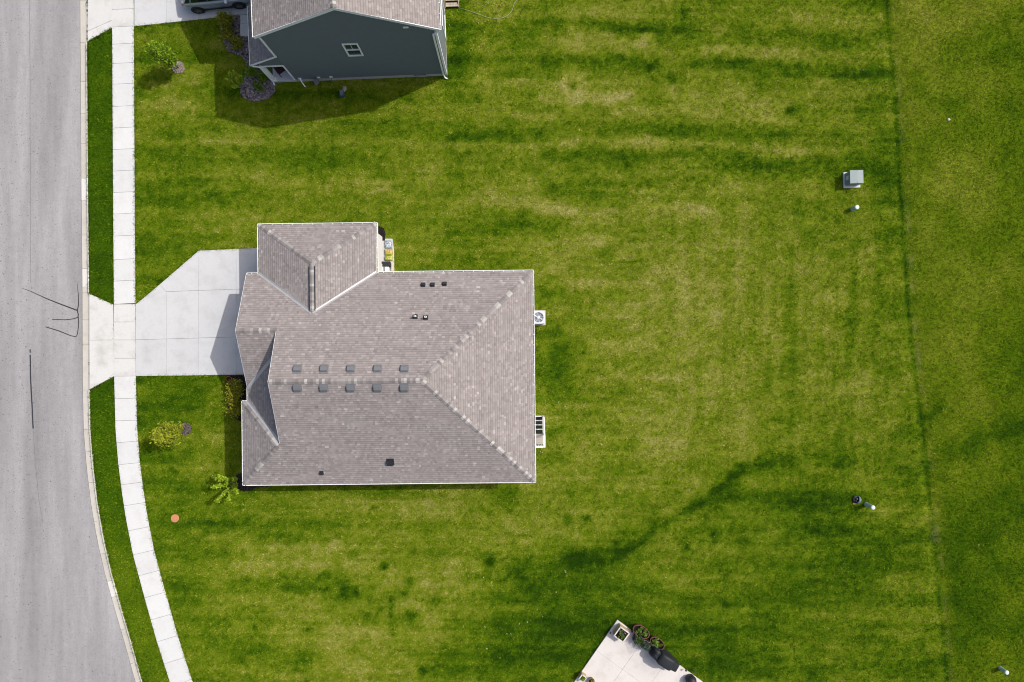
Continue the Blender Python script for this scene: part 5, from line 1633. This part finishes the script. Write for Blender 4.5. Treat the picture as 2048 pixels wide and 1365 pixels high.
oval_tub("larger oval planter of lettuce on the patio's north edge", 1282.5, 1264.5, .58, .36, .42, 5, .05)
oval_tub("smaller oval planter of lettuce and herbs next to the covered grill", 1314.5, 1287.5, .52, .32, .40, 6, -.05)
tb = on_patio("trough_planter", "dark trough planter of trailing grey green plants below the oval planters", "planter", 1284, 1284, .38, .18)
b = MB(); b.box((0, 0, .19), (1.15, .36, .38), taper=1.06); b.build("trough", M['tub_dark'], tb, bevel=.04)
r = random.Random(9)
leaves("foliage", [(r.uniform(-.6, .6), r.uniform(-.24, .2), .38 + r.uniform(0, .18), .07) for _ in range(40)], 800, .045, M['leaf_bluish'], tb, 9)
leaves("herbs", [(r.uniform(-.5, .1), r.uniform(-.14, .2), .42 + r.uniform(0, .12), .05) for _ in range(14)], 260, .04, M['leaf_green'], tb, 10)
# wire trellis whose shadow falls across the slabs
tl = on_patio("wire_trellis", "thin wire trellis standing among the trough plants", "trellis", 1291, 1291, 1.0, 2.6)
M['wire'] = weathered('thin_grey_wire', (.06, .06, .065), .5)
for k in range(9):
    b = MB(); b.tube([(-.6 + .15 * k, 0, .3), (-.6 + .15 * k, 0, 1.35)], .011, 5); b.build("upright", M['wire'], tl)
for k in range(8):
    b = MB(); b.tube([(-.6, .012, .35 + .14 * k), (.6, .012, .35 + .14 * k)], .011, 5); b.build("cross_wire", M['wire'], tl)
# covered grill
gr = on_patio("covered_grill", "barbecue grill under a fitted black cover on the patio", "grill", 1333, 1326, 1.0, .05)
gr.scale = (1.18, 1.15, 1.0)
M['cover'] = weathered('black_vinyl_cover', (.018, .020, .025), .55, .15, 8, 40)
def cover(L, D, prof, name, mat, seed, xs_):
    V, F = [], []; r = random.Random(seed); n = 20
    for i, (x, dd, h) in enumerate(xs_):
        for k in range(n + 1):
            t = k / n; a = math.pi * t
            y = -math.cos(a); zz = math.sin(a)
            yy = math.copysign(abs(y) ** .30, y) * dd * (1 + .02 * math.sin(k * 2.1 + i)); z = max(.02, h * zz ** .22) if 0 < k < n else .02
            V.append((x + r.uniform(-.012, .012), yy + r.uniform(-.01, .01), z + r.uniform(-.008, .008)))
    for i in range(len(xs_) - 1):
        for k in range(n): F.append((i * (n + 1) + k, (i + 1) * (n + 1) + k, (i + 1) * (n + 1) + k + 1, i * (n + 1) + k + 1))
    F.append(tuple(range(n + 1))); F.append(tuple(range((len(xs_) - 1) * (n + 1), len(xs_) * (n + 1)))[::-1])
    b = MB(); b.add(V, F); return b
b = cover(0, 0, None, "", None, 2, [(-.46, .22, .70), (-.44, .30, .98), (-.30, .35, 1.07), (.0, .36, 1.09), (.30, .35, 1.07), (.42, .32, .98), (.50, .28, .86), (.70, .26, .84), (.78, .25, .80), (.80, .22, .5)])
fixn(b.build("cover", M['cover'], gr, smooth=True))
b = cover(0, 0, None, "", None, 5, [(-.84, .18, .5), (-.82, .24, .80), (-.70, .27, .88), (-.52, .29, .90), (-.46, .24, .84)])
fixn(b.build("side_cover", M['black'], gr, smooth=True))
b = MB()
for k in range(7):
    a = random.Random(k).uniform(-.25, .25); b.tube([(-.48, a, .92), (-.66, a * .6 + .05, .93), (-.80, a * .3 + .1, .86)], .02, 6)
b.build("cover_fold", M['black'], gr, smooth=True)
b = MB(); b.box((.30, 0, .04), (.9, .4, .08)); b.build("base", M['dark'], gr)
pot("round_pot", "grey brown round pot with dry plant at the bottom edge of the patio", 1182, 1358, .19, .3, weathered('stoneware', (.22, .17, .14), .6), M['leaf_gold'], PZ, nleaf=80)
bk = on_patio("black_kettle_cover", "black domed cover at the bottom edge of the patio", "cover", 1384, 1365, .5)
b = MB(); b.lathe([(.30, 0), (.33, .3), (.32, .45), (.22, .6), (.05, .66)], 24); b.build("dome", M['cover'], bk, smooth=True)
b = MB(); b.lathe([(.34, .28), (.345, .32), (.33, .34)], 24); b.build("rim", M['black'], bk)
LG = "small solar lights along the patio edge"
M['lamp_dark'] = weathered('dark_lamp_plastic', (.03, .03, .035), .4)
lights = [((1219.5, 1262), "solar light on the patio's west edge by the large square planter"), ((1262, 1259.5), "solar light between the square planter and the larger oval planter"),
          ((1369.5, 1337), "solar light on the patio edge just past the covered grill"), ((1386, 1339), "solar light in the grass right of the covered grill"), ((1373, 1353.5), "solar light on the slab above the black dome")]
l0 = None
for (x, y), lab in lights:
    v = P(x, y, .1)
    if l0 is None:
        l0 = thing("solar_light", lab, "garden light", (v.x, v.y, .08), 0, LG)
        b = MB(); b.tube([(0, 0, -.05), (0, 0, .28)], .012, 6); b.build("stake", M['lamp_dark'], l0)
        b = MB(); b.lathe([(.03, .26), (.06, .30), (.065, .34), (.05, .36)], 14); b.build("lamp_head", M['lamp_dark'], l0)
    else:
        copy_thing(l0, (v.x, v.y, .08), lab)

# ---------------------------------------------------------------- loose bits in the lawn, then the grass itself
def litter():
    spots = [(970, 1253), (985, 1270), (993, 1266), (1015, 1268), (1022, 1268), (1038, 1247), (1055, 1243), (1062, 1240), (1073, 1221), (1086, 1231), (1113, 1182), (1130, 1143), (955, 1296), (965, 1290), (975, 1297), (930, 1227), (936, 1151), (968, 1152),
             (972, 6), (975, 7), (988, 10), (993, 10), (957, 49), (1053, 38), (905, 33), (900, 50), (913, 83), (938, 103), (915, 22), (1724, 140), (1720, 171), (1735, 171), (1742, 180), (1427, 1075), (1113, 1184), (1131, 1143), (1735, 1026), (1727, 1110), (1955, 1088), (1853, 810),
             (1885, 820), (1893, 817), (1105, 800), (1118, 806), (1128, 812), (1085, 860), (1085, 905), (1083, 905), (1325, 560), (1330, 1155), (1545, 1106), (1088, 652), (560, 1173), (520, 345), (1160, 640)]
    r = random.Random(5); V, F, K = [], [], []
    for x, y in spots:
        for _ in range(r.choice((1, 1, 2))):
            c = P(x + r.uniform(-2, 2), y + r.uniform(-2, 2)); c.z = .09
            s = r.uniform(.02, .05); a = r.uniform(0, 6.28); o = len(V)
            ax = Vector((math.cos(a), math.sin(a), r.uniform(-.3, .3))) * s; ay = Vector((-math.sin(a), math.cos(a), r.uniform(-.3, .3))) * s * .7
            V += [c + ax, c + ay, c - ax, c - ay, c + Vector((0, 0, .02))]; F += [(o, o + 1, o + 4), (o + 1, o + 2, o + 4), (o + 2, o + 3, o + 4), (o + 3, o, o + 4)]
            col = random.Random(len(V)).choice(((.42, .38, .30), (.42, .34, .2), (.45, .43, .38))); K += [(*col, 1)] * 5
    me = bpy.data.meshes.new("lawn_litter"); me.from_pydata([tuple(v) for v in V], [], F)
    a = me.attributes.new("turf", 'FLOAT_COLOR', 'POINT'); a.data.foreach_set("color", np.array(K).ravel())
    me.materials.append(M['stone']); o = bpy.data.objects.new("lawn_litter", me); C.objects.link(o); o["kind"] = "stuff"; o["label"] = "dry leaves and pale scraps lying in the grass"
litter()

def build_grass(density=110, seed=4):
    r = np.random.RandomState(seed)
    x0, x1, y0, y1 = -29.4, 36.5, -25.0, 25.0
    n = int((x1 - x0) * (y1 - y0) * density)
    X = r.uniform(x0, x1, n); Y = r.uniform(y0, y1, n)
    px = X / H * FPX + CX; py = CY - Y / H * FPX
    ok = np.ones(n, bool)
    for poly in HARD:
        xs_ = [p[0] for p in poly]; ys_ = [p[1] for p in poly]
        k = ok & (px > min(xs_)) & (px < max(xs_)) & (py > min(ys_)) & (py < max(ys_))
        idx = np.where(k)[0]
        if len(idx): ok[idx[inside(px[idx], py[idx], poly)]] = False
    # nothing grows under the neighbour's floor
    c, s = math.cos(-NROT), math.sin(-NROT)
    lx = (X - no.x) * c - (Y - no.y) * s; ly = (X - no.x) * s + (Y - no.y) * c
    ok &= ~((lx > -11.4) & (lx < .02) & (ly > 0))
    X, Y, px, py = X[ok], Y[ok], px[ok], py[ok]
    # longer blades leaning over the concrete edges
    ex, ey = [], []
    def edge(pts, off):
        for (ax, ay), (bx, by) in zip(pts[:-1], pts[1:]):
            L = math.hypot(bx - ax, by - ay); m_ = int(L / 1.1)
            for k in range(m_):
                t = r.rand(); ex.append(ax + (bx - ax) * t + off + r.normal(0, .7)); ey.append(ay + (by - ay) * t + r.normal(0, .7))
    ys1 = [y for y in range(90, 585, 8)]; ys2 = [y for y in range(785, 1420, 8)]
    for ys_ in (ys1, ys2):
        edge([line_at(ROAD_EDGE, y, KERB_W + .7) for y in ys_], 0)
    ysa = [y for y in range(58, 608, 8)]; ysb = [y for y in range(756, 1420, 8)]
    for ys_ in (ysa, ysb):
        edge([line_at(WALK_EDGE, y, -.7) for y in ys_], 0); edge([line_at(WALK_EDGE, y, WALK_W + .7) for y in ys_], 0)
    edge([(272, 608), (397.5, 500.8), (514, 495.6)], 0); edge([(272, 753.4), (455, 751)], 0); edge([(269, 54.5), (437, 36.5)], 0); edge([(180, 586), (226, 608)], 0); edge([(181, 781), (227, 755)], 0); edge([(177, 84), (224, 57)], 0)
    edge([pp(0, -.8), pp(220, -.8)], 0); edge([pp(-.8, 0), pp(-.8, 160)], 0)
    ex, ey = np.array(ex), np.array(ey)
    px = np.concatenate([px, ex]); py = np.concatenate([py, ey])
    X = np.concatenate([X, (ex - CX) * H / FPX]); Y = np.concatenate([Y, -(ey - CY) * H / FPX])
    n = len(X); n_edge = len(ex)
    col = turf_color(px, py, r.normal(0, .13, n))
    _, _, sx = turf_field(px, py)
    Z = .03 * (fbm(X / 3.0 + 50, Y / 3.0 + 50, 3) - .5) - .01 - .09 * np.exp(-((px - sx) / 16.0) ** 2)
    NB = 3
    V = np.zeros((n, NB, 3, 3)); K = np.ones((n, NB, 3, 4))
    for b in range(NB):
        a = r.uniform(0, 2 * math.pi, n); L = r.uniform(.045, .11, n); hgt = r.uniform(.03, .085, n); L[-n_edge:] *= 1.35; hgt[-n_edge:] *= 1.3; w = r.uniform(.012, .026, n)
        ox, oy = r.normal(0, .035, n), r.normal(0, .035, n)
        bx, by = X + ox, Y + oy
        ca, sa = np.cos(a), np.sin(a)
        V[:, b, 0] = np.stack([bx - sa * w, by + ca * w, Z], -1)
        V[:, b, 1] = np.stack([bx + sa * w, by - ca * w, Z], -1)
        V[:, b, 2] = np.stack([bx + ca * L, by + sa * L, Z + hgt], -1)
        g = np.clip(np.exp(r.normal(0, .34, n)), .45, 1.6)[:, None]
        K[:, b, :, :3] = (np.clip(col * g, 0, .8))[:, None, :]
    V = V.reshape(-1, 3); K = K.reshape(-1, 4)
    F = np.arange(len(V)).reshape(-1, 3)
    me = bpy.data.meshes.new("grass")
    me.vertices.add(len(V)); me.vertices.foreach_set("co", V.ravel())
    me.loops.add(F.size); me.loops.foreach_set("vertex_index", F.ravel())
    me.polygons.add(len(F)); me.polygons.foreach_set("loop_start", np.arange(0, F.size, 3))
    a = me.attributes.new("turf", 'FLOAT_COLOR', 'POINT'); a.data.foreach_set("color", K.ravel())
    me.update(); me.materials.append(M['grass'])
    o = bpy.data.objects.new("grass", me); C.objects.link(o); o["kind"] = "stuff"; o["label"] = "mown grass blades covering the yards"
    return n
build_grass()
